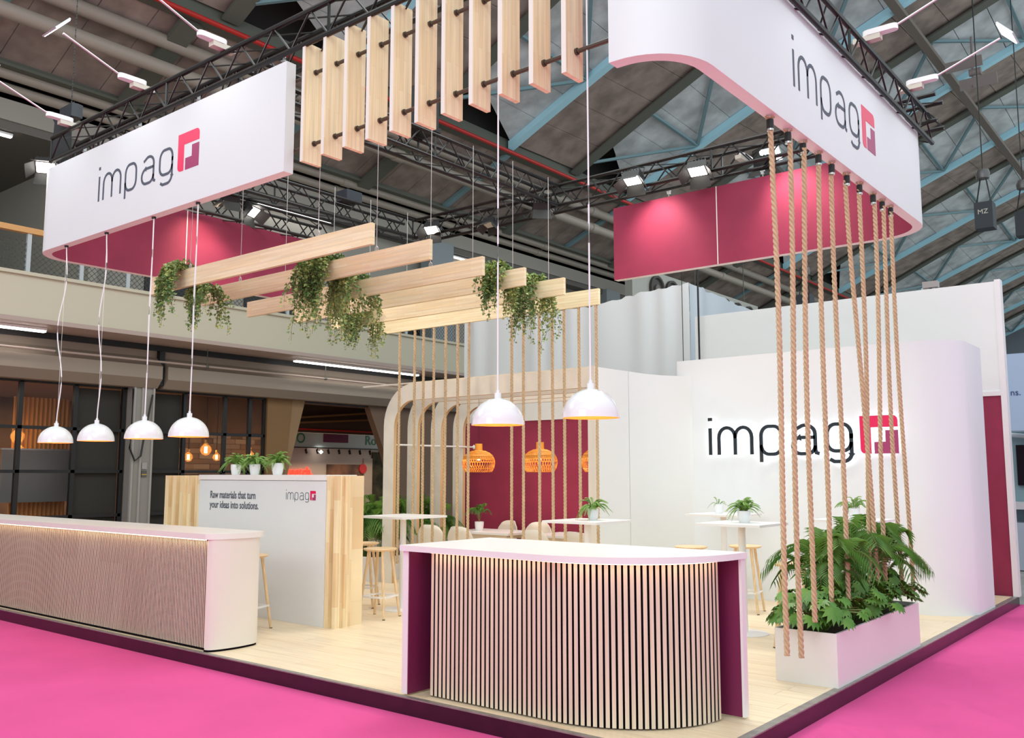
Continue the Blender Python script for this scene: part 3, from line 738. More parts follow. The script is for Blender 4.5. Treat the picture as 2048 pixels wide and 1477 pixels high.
truss((-7.85, .3, ZTR+.08), (-7.85, 5.4, ZTR+.08), 'black box truss on the left, inner one of the pair')
truss((-8.6, .3, ZTR-.1), (-8.6, 4.3, ZTR-.1), 'black box truss on the left, just above the maroon banner')
truss((-5.0, .3, ZTR+.08), (-5.0, 5.4, ZTR+.08), 'black box truss crossing the middle of the stand roof')
# banner clips
CL = [(-3.95, -.05, 'right end of the left banner front'), (-5.3, -.05, 'left banner front, above the red emblem'), (-6.4, -.05, 'left banner front, above the middle letters'), (-7.6, -.05, 'left end of the left banner front'),
 (-.05, 1.3, 'right banner, front end'), (-.05, 2.5, 'right banner, above the middle letters'), (-.05, 3.8, 'right banner, above the emblem'), (-.05, 4.8, 'right banner, at the far corner'),
 (-8.7, 2.2, 'maroon return of the left banner, nearer one'), (-8.7, 3.5, 'maroon return of the left banner, further one'), (-3.2, 5.55, 'maroon back panel, left of the seam'), (-1.9, 5.55, 'maroon back panel, right of the seam'), (-.9, 5.55, 'maroon back panel, behind the ropes')]
for (x, y, lab) in CL:
    t = empty('hanging_clamp', (x, y, 5.2)); tag(t, 'small chrome clamp and wire on the '+lab, 'clamp', 'chrome clamps along the banner tops')
    m = MB(); m.cyl((0, 0, 0), (0, 0, .06), .006, 6); m.build('wire', steel, t); m = MB(); m.box(-.018, .018, -.018, .018, .05, .09); m.cyl((-.03, 0, .085), (.03, 0, .085), .008, 6); m.build('grip', steel, t)

# ------------------------------------------------------------------ arm lights over the banners
def armlight(base, dirv, label, power=11):
    t = empty('arm_light', base, math.atan2(dirv[1], dirv[0])); tag(t, label, 'light', 'long arm floodlights over the banners')
    m = MB(); m.box(-.14, .10, -.04, .04, .0, .05); m.build('clamp_box', mat('cream_clamp', (.6, .56, .48), .5), t)
    m = MB()
    for k in range(7): pass
    m.prism([(x, y) for x, y in earc(.0, 0, .06, .045, 90, 270, 6)]+[(x, y) for x, y in earc(.20, 0, .05, .04, -90, 90, 6)], .05, .10); m.build('driver_box', white, t, smooth=True)
    m = MB(); m.cyl((.22, 0, .08), (.82, 0, .30), .010, 8); m.build('arm', mat('silver_arm', (.7, .7, .7), .3, .8), t, smooth=True)
    hd = empty('lamp_head', (.88, 0, .33)); hd.parent = t; hd.rotation_euler = (0, math.radians(48), 0)
    m = MB(); m.box(-.10, .10, -.14, .14, .0, .018); m.build('head_shell', mat('silver_head', (.6, .62, .65), .35, .5), hd)
    m = MB(); m.box(-.09, .09, -.13, .13, -.006, 0); m.build('led_face', lamp_c, hd)
    d = Vector((dirv[0], dirv[1], 0)); hp = Vector(base)+d*.88+Vector((0, 0, .28))
    spot('arm_beam', hp, Vector(base)-d*.05+Vector((0, 0, -1.1)), power, 1.5, .9, (.95, .97, 1), .12)
    return t
armlight((-7.89, -.12, 5.6), (0, -1), 'arm floodlight at the left end of the left banner')
armlight((-6.28, -.12, 5.6), (0, -1), 'arm floodlight over the middle of the left banner')
armlight((-4.83, -.12, 5.6), (0, -1), 'arm floodlight near the right end of the left banner')
armlight((.08, 2.05, 5.5), (1, 0), 'arm floodlight nearest the front over the right banner')
armlight((.08, 3.38, 5.5), (1, 0), 'arm floodlight over the middle of the right banner')
armlight((.08, 4.73, 5.5), (1, 0), 'arm floodlight at the far end of the right banner')
armlight((-2.2, 5.65, 5.5), (0, 1), 'arm floodlight on the back truss, seen from behind')

# ------------------------------------------------------------------ barn door floodlights
def flood(loc, tgt, label, power=120, col=(1, .9, .74), lit=True, sc=1.0, ang=1.5):
    t = empty('stage_flood', loc); tag(t, label, 'floodlight', 'black floodlights with barn doors on the trusses')
    t.rotation_euler = (Vector(tgt)-Vector(loc)).to_track_quat('-Z', 'Y').to_euler(); a = .12*sc; b = .085*sc
    m = MB(); m.box(-a, a, -b, b, 0, .10*sc)
    for k in range(6): m.box(-a*.9+k*a*.34, -a*.9+k*a*.34+.006, -b, b, .10*sc, .13*sc)
    m.build('housing', black, t)
    m = MB(); m.box(-a*.86, a*.86, -b*.82, b*.82, -.006, 0); m.build('lamp_face', lamp_w if lit else mat('unlit_face', (.5, .5, .45), .3), t)
    door = mat('barn_door_black', (.022, .022, .02), .6)
    for (p, q, nx, ny) in (((-a, -b), (a, -b), 0, -1), ((a, b), (-a, b), 0, 1), ((a, -b), (a, b), 1, 0), ((-a, b), (-a, -b), -1, 0)):
        m = MB(); l = .12*sc; o1 = .6
        vs = [(p[0], p[1], 0), (q[0], q[1], 0), (q[0]*1.15+nx*l*o1, q[1]*1.15+ny*l*o1, -l), (p[0]*1.15+nx*l*o1, p[1]*1.15+ny*l*o1, -l)]
        vs += [(v[0]+nx*.003, v[1]+ny*.003, v[2]+.002) for v in vs]
        m.add(vs, [(0, 1, 2, 3), (7, 6, 5, 4), (0, 4, 5, 1), (1, 5, 6, 2), (2, 6, 7, 3), (3, 7, 4, 0)]); m.build('barn_door', door, t)
    m = MB(); m.tube([(-a-.015, 0, .05), (-a-.015, 0, .2*sc), (0, 0, .24*sc), (a+.015, 0, .2*sc), (a+.015, 0, .05)], .008, 6); m.build('yoke', black_metal, t)
    if power:
        d = (Vector(tgt)-Vector(loc)).normalized()
        spot('flood_beam', Vector(loc)+d*.04, tgt, power, ang, .8, col, .1)
    return t
flood((-3.55, 5.22, 5.42), (-3.3, 2.6, 0), 'lit floodlight on the back truss, left of the pair by the maroon panel', 150)
flood((-2.6, 5.2, 5.34), (-2.2, 2.2, 0), 'lit floodlight on the back truss, right of the pair by the maroon panel', 150)
flood((-1.95, 5.75, 5.42), (-2.0, 6.5, 2.6), 'floodlight on the back truss just left of the nearest ropes', 90)
flood((-7.25, 5.28, 5.40), (-6.5, 2.6, 1.5), 'floodlight at the rear left truss corner, aimed down', 110)
flood((-5.0, 5.15, 5.28), (-6.0, 6.2, .5), 'floodlight hanging where the middle truss meets the back truss', 80)
flood((-8.0, 2.50, 5.2), (-6.2, 3.2, 3.2), 'bright floodlight under the left truss behind the left banner', 130)
flood((-8.1, 2.2, 5.3), (-8.9, 2.4, 3.2), 'smaller floodlight beside the bright one behind the left banner', 30, sc=.9)
flood((-8.72, .02, 5.32), (-5.5, -2, 1.0), 'very bright floodlight at the left end of the front truss', 60)
flood((-6.0, 5.2, 5.25), (-6.2, 3, 0), 'small black fixture under the back truss above the third beam', 0, lit=False, sc=.8)
# washes on maroon inside faces
spot('wash', (-8.05, 2.0, 5.22), (-8.7, 2.1, 4.55), 45, 1.5, .9, (1, .78, .55), .1)
spot('wash', (-3.3, 5.0, 5.35), (-3.3, 5.6, 4.55), 60, 1.5, .9, (1, .85, .75), .1)
spot('wash', (-1.6, 5.0, 5.35), (-1.4, 5.6, 4.55), 60, 1.6, .9, (1, .85, .75), .1)

area('lounge_light', (-5.6, 5.6, 2.68), (0, 0, 0), 2.6, .5, 12, (1, .93, .85))
# ------------------------------------------------------------------ chain hoists and speakers
def hoist(loc, ztop, label, s=1.0):
    t = empty('chain_hoist', loc); tag(t, label, 'hoist')
    m = MB(); m.prism([(-.16, -.07), (.16, -.07), (.18, 0), (.16, .07), (-.16, .07), (-.18, 0)], 0, .17); m.build('motor', mat('dark_blue_motor', (.02, .025, .035), .35), t)
    m = MB(); m.tube([(-.06, 0, .17), (-.06, 0, .22), (.06, 0, .22), (.06, 0, .17)], .008, 6); m.build('handle', black, t)
    m = MB(); z = .22
    while z < ztop-loc[2]: m.cyl((0, 0, z), (0, 0, z+.03), .009 if int(z/.04) % 2 else .005, 5, cap=False); z += .04
    m.build('chain', black, t)
    m = MB(); m.lathe([(.001, -.62), (.08, -.60), (.11, -.3), (.10, 0), (.12, .04)], 12, (-.2, 0, 0)); m.build('chain_bag', mat('black_cloth_bag', (.03, .032, .035), .9), t, smooth='all')
    return t
hoist((-8.75, .3, 6.02), 9.0, 'black chain hoist with cloth bag over the left truss corner')
t = empty('black_cabinet', (-5.0, 2.75, 5.72)); tag(t, 'black equipment box sitting on the middle truss behind the slats', 'box')
m = MB(); m.box(-.14, .14, -.16, .16, 0, .5); m.build('body', black, t); m = MB(); m.box(-.16, .16, -.18, .18, -.03, .03); m.build('base', black_metal, t)
t = empty('cable_distributor', (-7.85, 4.1, 5.68)); tag(t, 'small dark box on the left truss near its rear end', 'box')
m = MB(); m.box(-.12, .12, -.15, .15, 0, .16); m.build('body', mat('dark_blue_motor', (.02, .025, .035), .35), t)
def speaker(loc, label, top, letters=None):
    t = empty('hanging_hoist_bag', loc); tag(t, label, 'hoist bag')
    m = MB(); m.box(-.17, .17, -.17, .17, -.55, .0); m.build('bag', mat('dark_slate_bag', (.04, .05, .06), .7), t)
    m = MB(); m.cyl((-.05, 0, .55), (-.15, 0, 0), .015, 5); m.cyl((.05, 0, .55), (.12, 0, 0), .015, 5); m.cyl((0, 0, .7), (0, 0, top-loc[2]), .012, 5); m.build('straps', black, t)
    m = MB(); m.lathe([(.001, .5), (.12, .53), (.14, .62), (.12, .71), (.001, .74)], 12); m.build('pulley', mat('grey_pulley', (.15, .15, .15), .4, .4), t, smooth=True)
    if letters:
        o = text_obj('lettering', letters, .14, mat('pale_yellow_print', (.6, .6, .5), .6), t); o.rotation_euler = (pi/2, 0, 0); o.location = (-.11, -.172, -.25)
    return t
def at(px, d, dz=0):
    return None
speaker((-1.4, 15.6, 7.15), 'black hoist bag hanging nearest the right banner corner, pale letters on it', 14.5, 'MZ')
speaker((-1.0, 17.6, 7.35), 'black hoist bag hanging further right of the lettered one', 15.5)
speaker((-6.0, 17.6, 6.1), 'black hoist bag low behind the maroon back panel', 14.6)

# ------------------------------------------------------------------ pendant lamps
def pendant(x, y, z, ztop, label, D=.365, wob=0, group=None):
    t = empty('dome_pendant', (x, y, z)); tag(t, label, 'pendant lamp', group)
    R_ = D/2; hgt = R_*1.0
    prof = [(R_*math.cos(math.radians(a)), hgt*math.sin(math.radians(a))) for a in range(0, 85, 7)]+[(.022, hgt)]
    m = MB(); m.lathe([(R_+.001, -.004)]+prof, 40); m.build('shade', white_gloss, t, smooth='all')
    m = MB(); m.lathe([(R_-.004, -.004)]+[(r*.975-.001, zz*.975) for r, zz in prof], 40); m.build('lining', warm_in, t, smooth='all')
    m = MB(); m.cyl((0, 0, hgt-.005), (0, 0, hgt+.035), .024, 14); m.cyl((0, 0, hgt+.035), (0, 0, hgt+.055), .012, 10); m.build('cap', white_gloss, t, smooth=True)
    m = MB(); m.lathe([(.001, -.045), (.03, -.03), (.035, 0), (.02, .04), (.012, .06)], 12, (0, 0, .06)); m.build('bulb', mat('soft_bulb', (1, .9, .7), .5, emit=(1, .72, .38), estr=6), t, smooth='all')
    pts = []; n = 24; H_ = ztop-z-hgt-.05
    for i in range(n+1):
        s = i/n; o_ = wob*(math.sin(s*pi)*math.sin(s*9))
        pts.append((o_, o_*.5, hgt+.05+H_*s))
    m = MB(); m.tube(pts, .006, 6); m.build('cord', cord_white, t, smooth=True)
    if wob or group:
        m = MB(); m.cyl((.012, 0, hgt+.05), (.012, 0, ztop-z), .0018, 4); m.build('safety_wire', cable_m, t)
        m = MB(); m.cyl((0, 0, ztop-z-.02), (0, 0, ztop-z), .022, 10); m.build('ceiling_rose', black, t, smooth=True)
    l = bpy.data.lights.new('pendant_glow', 'POINT'); l.energy = 2.2; l.color = (1, .6, .25); l.shadow_soft_size = .03
    lo = bpy.data.objects.new('pendant_glow', l); COL.objects.link(lo); lo.location = (x, y, z+.02)
    return t
G = 'white dome pendants over the left counter'
for x, lab, wb in ((-7.90, 'leftmost of the four, on the wavy cord', .05), (-6.98, 'second from the left of the four', .035), (-6.02, 'third from the left of the four', .004), (-5.22, 'rightmost of the four, nearest the white display wall', .004)):
    pendant(x, -.05, 1.945, 4.2, 'white dome pendant over the left counter, '+lab, wob=wb, group=G)
pendant(-1.515, 0.02, 1.935, 5.28, 'white dome pendant over the front counter, left of the two')
pendant(-.745, 0.02, 1.955, 5.28, 'white dome pendant over the front counter, right of the two')

# ------------------------------------------------------------------ front counter
fc = empty('front_counter', (0, 0, 0)); tag(fc, 'white topped reception counter with curved vertical slat front and maroon end panels', 'counter')
ZC = 1.075
# plan of the slat line
slp = [(-2.21, .125), (-1.15, .125)]
arc = [(-1.15+.84*math.sin(math.radians(a)), .125+.74*(1-math.cos(math.radians(a)))) for a in range(0, 91, 3)]
path = [(-2.21, .125)]+arc
def resample(path, step):
    out = []; acc = 0; prev = Vector(path[0]); out.append((prev.copy(), (Vector(path[1])-prev).normalized()))
    need = step
    for q in path[1:]:
        q = Vector(q)
        while (q-prev).length >= need:
            d = (q-prev).normalized(); prev = prev+d*need; out.append((prev.copy(), d)); need = step
        need -= (q-prev).length; prev = q
    return out
back = offset(path, .009)
m = MB()
vs = []
for p in back: vs += [(p[0], p[1], .006), (p[0], p[1], ZC-.05)]
n = len(back); m.add(vs, [(2*i, 2*i+2, 2*i+3, 2*i+1) for i in range(n-1)])
m.build('backing_panel', dark_gap, fc, smooth='all')
slat_side = mat('dark_slat_side', (.02, .012, .014), .7)
def darken(o):
    o.data.materials.append(slat_side)
    for p in o.data.polygons:
        if abs(p.normal.x) > .9: p.material_index = 1
sme = None
for k, (p, d) in enumerate(resample(path, .0405)):
    if sme is None:
        m = MB(); m.box(-.0130, .0130, -.009, .001, .012, ZC-.052); o = m.build('slat', slat_wood, fc); darken(o); sme = o.data
    else: o = bpy.data.objects.new('slat', sme); COL.objects.link(o); o.parent = fc
    o.location = (p.x, p.y, 0); o.rotation_euler = (0, 0, math.atan2(d.y, d.x))
top = [(-2.44, .0), (-1.17, .0)]+[(-1.17+.985*math.sin(math.radians(a)), 0+.95*(1-math.cos(math.radians(a)))) for a in range(4, 90, 4)]+[(-.175, 1.03), (-2.44, 1.03)]
m = MB(); m.prism(top, ZC-.042, ZC); o = m.build('worktop', white, fc)
m = MB(); m.box(-2.43, -2.375, .03, .98, .012, ZC-.042); m.build('left_end_panel', white, fc)
m = MB(); m.box(-2.375, -2.369, .035, .98, .012, ZC-.045); m.build('left_inner_face', maroon2, fc)
m = MB(); m.box(-.42, -.196, .965, .971, .012, ZC-.045); m.build('right_inner_face', maroon2, fc)
m = MB(); m.box(-.42, -.19, .971, 1.022, .012, ZC-.042); m.box(-.208, -.19, .962, .971, .012, ZC-.042); m.build('right_end_panel', white, fc)
m = MB(); m.box(-2.37, -.45, .93, .95, .012, .9); m.build('rear_panel', white, fc)
lp = offset(path, -.035); m = MB(); m.tube([(p[0], p[1], ZC-.048) for p in lp], .006, 5); m.build('led_strip', led_strip, fc)
m = MB(); m.box(-2.36, -2.23, .10, .12, ZC-.05, ZC-.044); m.build('led_strip', led_strip, fc)
for a in range(4, 90, 12): pass
def led_area(x0, x1, y, z, p, color=(1, .80, .5)):
    return area('counter_led_glow', ((x0+x1)/2, y, z), (0, 0, 0), abs(x1-x0), .03, p, color)
led_area(-2.2, -1.2, .075, ZC-.056, .45)
for a in (15, 35, 55, 75):
    q = (-1.15+.90*math.sin(math.radians(a)), .125-.05+.80*(1-math.cos(math.radians(a))))
    o = area('counter_led_glow', (q[0], q[1], ZC-.056), (0, 0, math.radians(a)), .30, .03, .13, (1, .80, .5))

# ------------------------------------------------------------------ left counter
lc = empty('long_counter', (0, 0, 0)); tag(lc, 'long white counter on the left with fine slatted front and rounded white end', 'counter')
m = MB(); x = -4.985
while x > -14.0:
    m.box(x-.0155, x, .064, .0735, .025, .985); x -= .0262
o = m.build('slat_front', slat_wood, lc); o['kind'] = 'stuff'; darken(o)
m = MB(); m.box(-14.1, -4.965, .078, .10, .0, 1.0); m.build('backing_panel', dark_gap, lc)
e = [(-4.96, .03), (-4.92, .04)]+[(-4.92+.065*math.sin(math.radians(t)), .045+.255*(1-math.cos(math.radians(t)))) for t in range(20, 171, 15)]+[(-4.93, .57), (-5.3, .57), (-5.3, .10), (-4.96, .10)]
m = MB(); m.prism(e, .02, 1.0); m.build('rounded_end', warm_white, lc, smooth=True)
m = MB(); m.prism([(a-.01, b) for a, b in e], .0, .02); m.build('plinth', dark_gap, lc)
tp = [(-14.1, .0), (-4.96, .0)]+[(-4.95+.11*math.sin(math.radians(t)), .01+.30*(1-math.cos(math.radians(t)))) for t in range(15, 166, 15)]+[(-4.94, .62), (-14.1, .62)]
m = MB(); m.prism(tp, 1.0, 1.05); m.build('worktop', mat('cream_worktop', (.82, .80, .76), .35), lc)
m = MB(); m.box(-14.1, -5.3, .55, .57, .0, 1.0); m.build('rear_panel', white, lc)
m = MB(); m.box(-14, -5.0, .02, .04, .99, .998); m.build('led_strip', led_strip, lc)
area('counter_led_glow', (-8, .03, .985), (0, 0, 0), 6, .03, 2.2, (1, .82, .5))

# ------------------------------------------------------------------ display wall unit
dw = empty('display_unit', (0, 0, 0)); tag(dw, 'white waist high display wall with printed slogan between ribbed timber sides', 'display wall')
m = MB(); m.box(-7.54, -5.16, 1.55, 1.62, 0, 1.52); m.build('front_panel', mat('pale_blue_white_panel', (.74, .77, .80), .45), dw)
m = MB(); m.box(-7.54, -5.16, 1.54, 1.98, 1.525, 1.585); m.build('top_board', white, dw)
m = MB(); m.box(-7.5, -5.2, 1.62, 1.96, 0, 1.52); m.build('core', white, dw)
def ribside(x0, x1, nrib, y0, y1, ang=0):
    wdt = (x1-x0)/nrib
    for i in range(nrib):
        m = MB(); dy = .0 if i % 2 == 0 else .045
        m.box(x0+i*wdt+.001, x0+(i+1)*wdt-.001, y0+dy, y1, 0, 1.575); m.build('timber_rib', pine_zx, dw)
ribside(-5.158, -5.03, 2, 1.56, 1.97)
for i in range(4):
    m = MB(); y0 = 1.56+i*.06; dx = .0 if i % 2 == 0 else -.03
    m.box(-5.03, -4.985+dx, y0, y0+.059, 0, 1.575); m.build('timber_rib', pine_zy, dw)
ribside(-8.33, -7.545, 9, 1.56, 1.98)
o = text_obj('slogan', 'Raw materials that turn\nyour ideas into solutions.', .122, ink, dw, .001, .78, bold=.0016); o.rotation_euler = (pi/2, 0, 0); o.location = (-7.30, 1.548, 1.31)
logo(dw, lambda a, b, d: (-5.83+a, 1.55-d, 1.315+b), .078, .085, ink, logo_red, logo_purple, 0, .002, mark_dx=-.1)

# ------------------------------------------------------------------ plants
def frond_mesh(name, L, n, leaf, wl, droop, m_, rise=.6, curl=1.0, stem_r=.003, pinn=None, updir=.35):
    """pinnate frond starting at origin, rising and arching towards +x"""
    m = MB(); pts = []
    for i in range(n+1):
        s = i/n; x = L*s*(.25+.75*s**.5)*.8*curl; z = L*(rise*math.sin(s*pi*.55)-droop*s*s); pts.append(Vector((x, 0, z)))
    m.cur = 1; m.tube(pts[::2]+([pts[-1]] if n % 2 else []), [stem_r*(1-.7*i/(n/2+1)) for i in range(len(pts[::2]+([pts[-1]] if n % 2 else [])))], 3); m.cur = 0
    st = max(1, int(n*.22)) if pinn is None else pinn
    for i in range(st, n+1):
        s = i/n; p = pts[i]; d = (pts[min(i+1, n)]-pts[i-1]).normalized(); up = Vector((0, 1, 0)).cross(d)*-1
        ll = leaf*(math.sin(min(1, (s-st/n*.8))*pi*.85+.25)**.7 if s < 1 else .5)
        for sd in (-1, 1):
            ax = (Vector((0, sd, 0))*.8+d*.62+up*(-updir)).normalized()
            tip = p+ax*ll+Vector((0, 0, -ll*.22)); mid = p+ax*ll*.45; wv = d.cross(ax).cross(ax).normalized()*wl/2
            m.add([p, mid+wv, tip, mid-wv], [(0, 1, 2), (0, 2, 3)])
    o = m.build(name, [m_, stem_g]); me = o.data; bpy.data.objects.remove(o); return me
fern_me = [frond_mesh('frond', .22, 24, .030, .011, .45, fern_g, .75, stem_r=.0018, pinn=4), frond_mesh('frond', .18, 20, .030, .011, .2, fern_g, .95, .8, stem_r=.0018, pinn=3), frond_mesh('frond', .26, 26, .028, .011, .85, fern_g, .6, stem_r=.0018, pinn=4)]
def pot_mesh(r, h, parent, tap=.78):
    m = MB(); m.lathe([(.001, 0), (r*tap*.9, 0), (r*tap, .01), (r*.97, h*.6), (r, h), (r*.93, h), (r*.9, h-.015), (.001, h-.015)], 24); m.build('pot', white_gloss, parent, smooth=True)
    m = MB(); m.lathe([(r*.9, h-.014), (.001, h-.008)], 16); m.build('soil', soil, parent)
def fern(loc, r, h, label, group=None, n=46, sc=1.0, name='potted_fern'):
    t = empty(name, loc, random.random()*6); tag(t, label, 'potted plant', group); pot_mesh(r, h, t)
    for i in range(n):
        o = bpy.data.objects.new('frond', random.choice(fern_me)); COL.objects.link(o); o.parent = t
        a = i*2.4+random.random()*.5; o.location = (math.cos(a)*r*.3, math.sin(a)*r*.3, h-.02)
        o.rotation_euler = (random.uniform(-.2, .2), random.uniform(-.5, .25), a); k = sc*random.uniform(.7, 1.1); o.scale = (k, k, k)
    return t
G = 'ferns on the white display wall'
fern((-7.10, 1.76, 1.585), .065, .125, 'fern in a white pot, leftmost on the display wall top', G, sc=.9)
fern((-6.72, 1.76, 1.585), .065, .125, 'fern in a white pot, middle one on the display wall top', G, sc=.9)
fern((-6.28, 1.76, 1.585), .07, .135, 'fern in a white pot, right one on the display wall top', G, sc=.9)
# high tables
def high_table(loc, label, s=.7, h=1.1):
    t = empty('high_table', loc); tag(t, label, 'table', 'white high tables')
    m = MB(); m.box(-s/2, s/2, -s/2, s/2, h-.025, h); m.build('tabletop', white, t)
    m = MB(); m.box(-.1, .1, -.1, .1, h-.04, h-.025); m.build('mounting_plate', ash, t)
    m = MB(); m.cyl((0, 0, .012), (0, 0, h-.03), .038, 20); m.build('column', white, t, smooth=True)
    m = MB(); m.lathe([(.001, 0), (.24, 0), (.24, .008), (.05, .016), (.001, .016)], 36); m.build('base_plate', white, t, smooth=True)
    return t
high_table((-5.45, 2.98, 0), 'square white high table left of the ropes, behind the timber sided display', .74)
high_table((-3.11, 3.45, 0), 'square white high table in the middle, fern on it, behind the front counter')
high_table((-1.59, 4.0, 0), 'square white high table nearest the rope planter', .7)
high_table((-2.69, 5.85, 0), 'square white high table close to the logo wall, behind the nearer one')
high_table((-.95, 5.45, 0), 'square white high table behind the rope planter plants')
fern((-3.07, 3.5, 1.1), .062, .125, 'fern in a rounded white pot on the middle high table', sc=.85)
fern((-1.58, 4.05, 1.1), .068, .12, 'fern in a straight white pot on the high table by the planter', sc=.95)
fern((-2.75, 5.85, 1.1), .06, .12, 'fern in a white pot half hidden on the high table by the logo wall', sc=.6, n=8)
fern((-.93, 5.45, 1.1), .06, .12, 'wispy fern in a white pot behind the last ropes', sc=.95, n=20)
# stools
def stool(loc, rz, label):
    t = empty('bar_stool', loc, rz); tag(t, label, 'stool', 'ash bar stools with white footrests')
    m = MB(); m.lathe([(.001, .735), (.16, .735), (.185, .748), (.19, .757), (.185, .763), (.15, .757), (.001, .75)], 28); m.build('seat', ash, t, smooth=True)
    for i in range(4):
        a = pi/4+i*pi/2; c, s = math.cos(a), math.sin(a)
        m = MB(); m.cyl((c*.235, s*.235, 0), (c*.125, s*.125, .745), .014, 10, .018); m.build('leg', ash, t, smooth=True)
        m = MB(); m.cyl((c*.236, s*.236, 0), (c*.2345, s*.2345, .008), .0155, 8); m.build('foot_glide', black, t)
    k = .198*.985; m = MB(); q = []
    for i in range(4):
        a = pi/4+i*pi/2; q.append(Vector((math.cos(a)*.203, math.sin(a)*.203, .235)))
    for i in range(4): m.beam(q[i], q[(i+1) % 4], .030, .018)
    m.build('footrest', white, t)
    return t
stool((-5.22, 2.40, 0), .25, 'bar stool in full view right of the timber sided display')
stool((-6.0, 2.85, 0), .6, 'bar stool half hidden behind the timber sided display')
stool((-.93, 3.66, 0), .3, 'bar stool just left of the rope planter')
stool((-2.18, 5.35, 0), .2, 'bar stool between the two high tables by the logo wall')
stool((-2.62, 4.85, 0), .9, 'bar stool whose seat shows above the front counter, left of the table legs')
stool((-5.66, .98, 0), .35, 'bar stool mostly hidden behind the rounded end of the left counter')

# rope planter
pb = empty('planter_box', (0, 0, 0)); tag(pb, 'low white planter box under the ropes at the platform edge', 'planter')
x0, x1, y0, y1, hz = -.50, -.015, 2.2, 4.38, .40
m = MB(); m.box(x0, x1, y0, y0+.018, 0, hz); m.build('front_board', white, pb)
m = MB(); m.box(x0, x1, y1-.018, y1, 0, hz); m.build('rear_board', white, pb)
m = MB(); m.box(x1-.018, x1, y0+.018, y1-.018, 0, hz); m.build('right_board', white, pb)
m = MB(); m.box(x0, x0+.018, y0+.018, y1-.018, 0, hz); m.build('left_board', white, pb)
m = MB(); m.box(x0+.018, x1-.018, y0+.018, y1-.018, .1, hz-.04); m.build('soil', soil, pb)
# philodendron leaf: lobed palm like leaf
def phil_leaf(name, L):
    m = MB(); pts = []; n = 11
    outl = []
    for i in range(n):
        a = -130+260*i/(n-1); r = L*(.62+.38*math.cos(math.radians(a*.6)))
        outl.append((math.radians(a), r, True))
        if i < n-1: outl.append((math.radians(a+130/(n-1)), r*.70, False))
    vs = [(0, 0, 0)]
    for a, r, tip in outl:
        x = math.cos(a)*r+L*.15; y = math.sin(a)*r*.85
        vs.append((x, y, (-.18*(x/L)**2*L-.22*abs(y))+(.0 if tip else .012)))
        if tip: pass
    fs_ = [(0, i, i+1) for i in range(1, len(vs)-1)]
    m.add(vs, fs_)
    o = m.build(name, phil_g, None, smooth='all'); me = o.data; bpy.data.objects.remove(o); return me
phil_me = [phil_leaf('leaf', .105), phil_leaf('leaf', .085), phil_leaf('leaf', .12)]
def philodendron(loc, label, n=44, R_=.42):
    t = empty('philodendron', loc); tag(t, label, 'plant')
    st = MB()
    for i in range(n):
        a = random.random()*6.283; rr = R_*math.sqrt(random.random()); hh = .06+.44*(1-rr/R_*.6)*random.uniform(.35, 1.0)
        p = Vector((math.cos(a)*rr*.85, math.sin(a)*rr*1.15, hh))
        if p.x+loc[0] > .2: p.x = .2-loc[0]
        base = Vector((math.cos(a)*.05, math.sin(a)*.05, 0))
        st.tube([base, base*.4+p*.5+Vector((0, 0, .08)), p], [.006, .005, .004], 4)
        o = bpy.data.objects.new('leaf', random.choice(phil_me)); COL.objects.link(o); o.parent = t; o.location = p
        o.rotation_euler = (random.uniform(-.4, .4), random.uniform(.1, .9), a+random.uniform(-.5, .5)); k = random.uniform(.75, 1.15); o.scale = (k, k, k)
    st.build('stems', stem_g, t)
    return t
philodendron((-.27, 2.55, .36), 'leafy philodendron at the front of the rope planter', 92, .40)
philodendron((-.24, 3.25, .36), 'leafy philodendron in the middle of the rope planter', 84, .42)
philodendron((-.26, 4.0, .36), 'leafy philodendron at the far end of the rope planter', 92, .40)
palm_me = [frond_mesh('frond', .95, 30, .24, .017, .22, palm_g, 1.0, .45, .005, 10), frond_mesh('frond', .85, 28, .22, .017, .08, palm_g, 1.1, .28, .005, 9), frond_mesh('frond', 1.0, 30, .22, .016, .50, palm_g, 1.0, .75, .005, 11)]
palm_wide = [frond_mesh('frond', .95, 30, .27, .015, .42, palm_g, .95, .80, .006, 8), frond_mesh('frond', 1.0, 30, .26, .015, .62, palm_g, .95, .95, .006, 8), frond_mesh('frond', .9, 30, .25, .015, .15, palm_g, 1.1, .5, .006, 8)]
def palm(loc, label, n=13, sc=1.0, tilt=.25, group=None, ms=None):
    ms = ms or palm_me
    t = empty('areca_palm', loc); tag(t, label, 'palm', group)
    for i in range(n):
        o = bpy.data.objects.new('frond', random.choice(ms)); COL.objects.link(o); o.parent = t
        a = i*2.399+random.random()*.6; o.location = (math.cos(a)*.03, math.sin(a)*.03, 0)
        o.rotation_euler = (random.uniform(-.15, .15), random.uniform(-.45, .1), a); k = sc*random.uniform(.7, 1.08); o.scale = (k, k, k)
    return t
palm((-.30, 2.75, .36), 'feathery palm at the front of the rope planter', 24, .84)
palm((-.27, 3.45, .36), 'feathery palm in the middle of the rope planter', 20, .92)
palm((-.27, 3.95, .36), 'feathery palm at the far end of the rope planter', 22, .90)
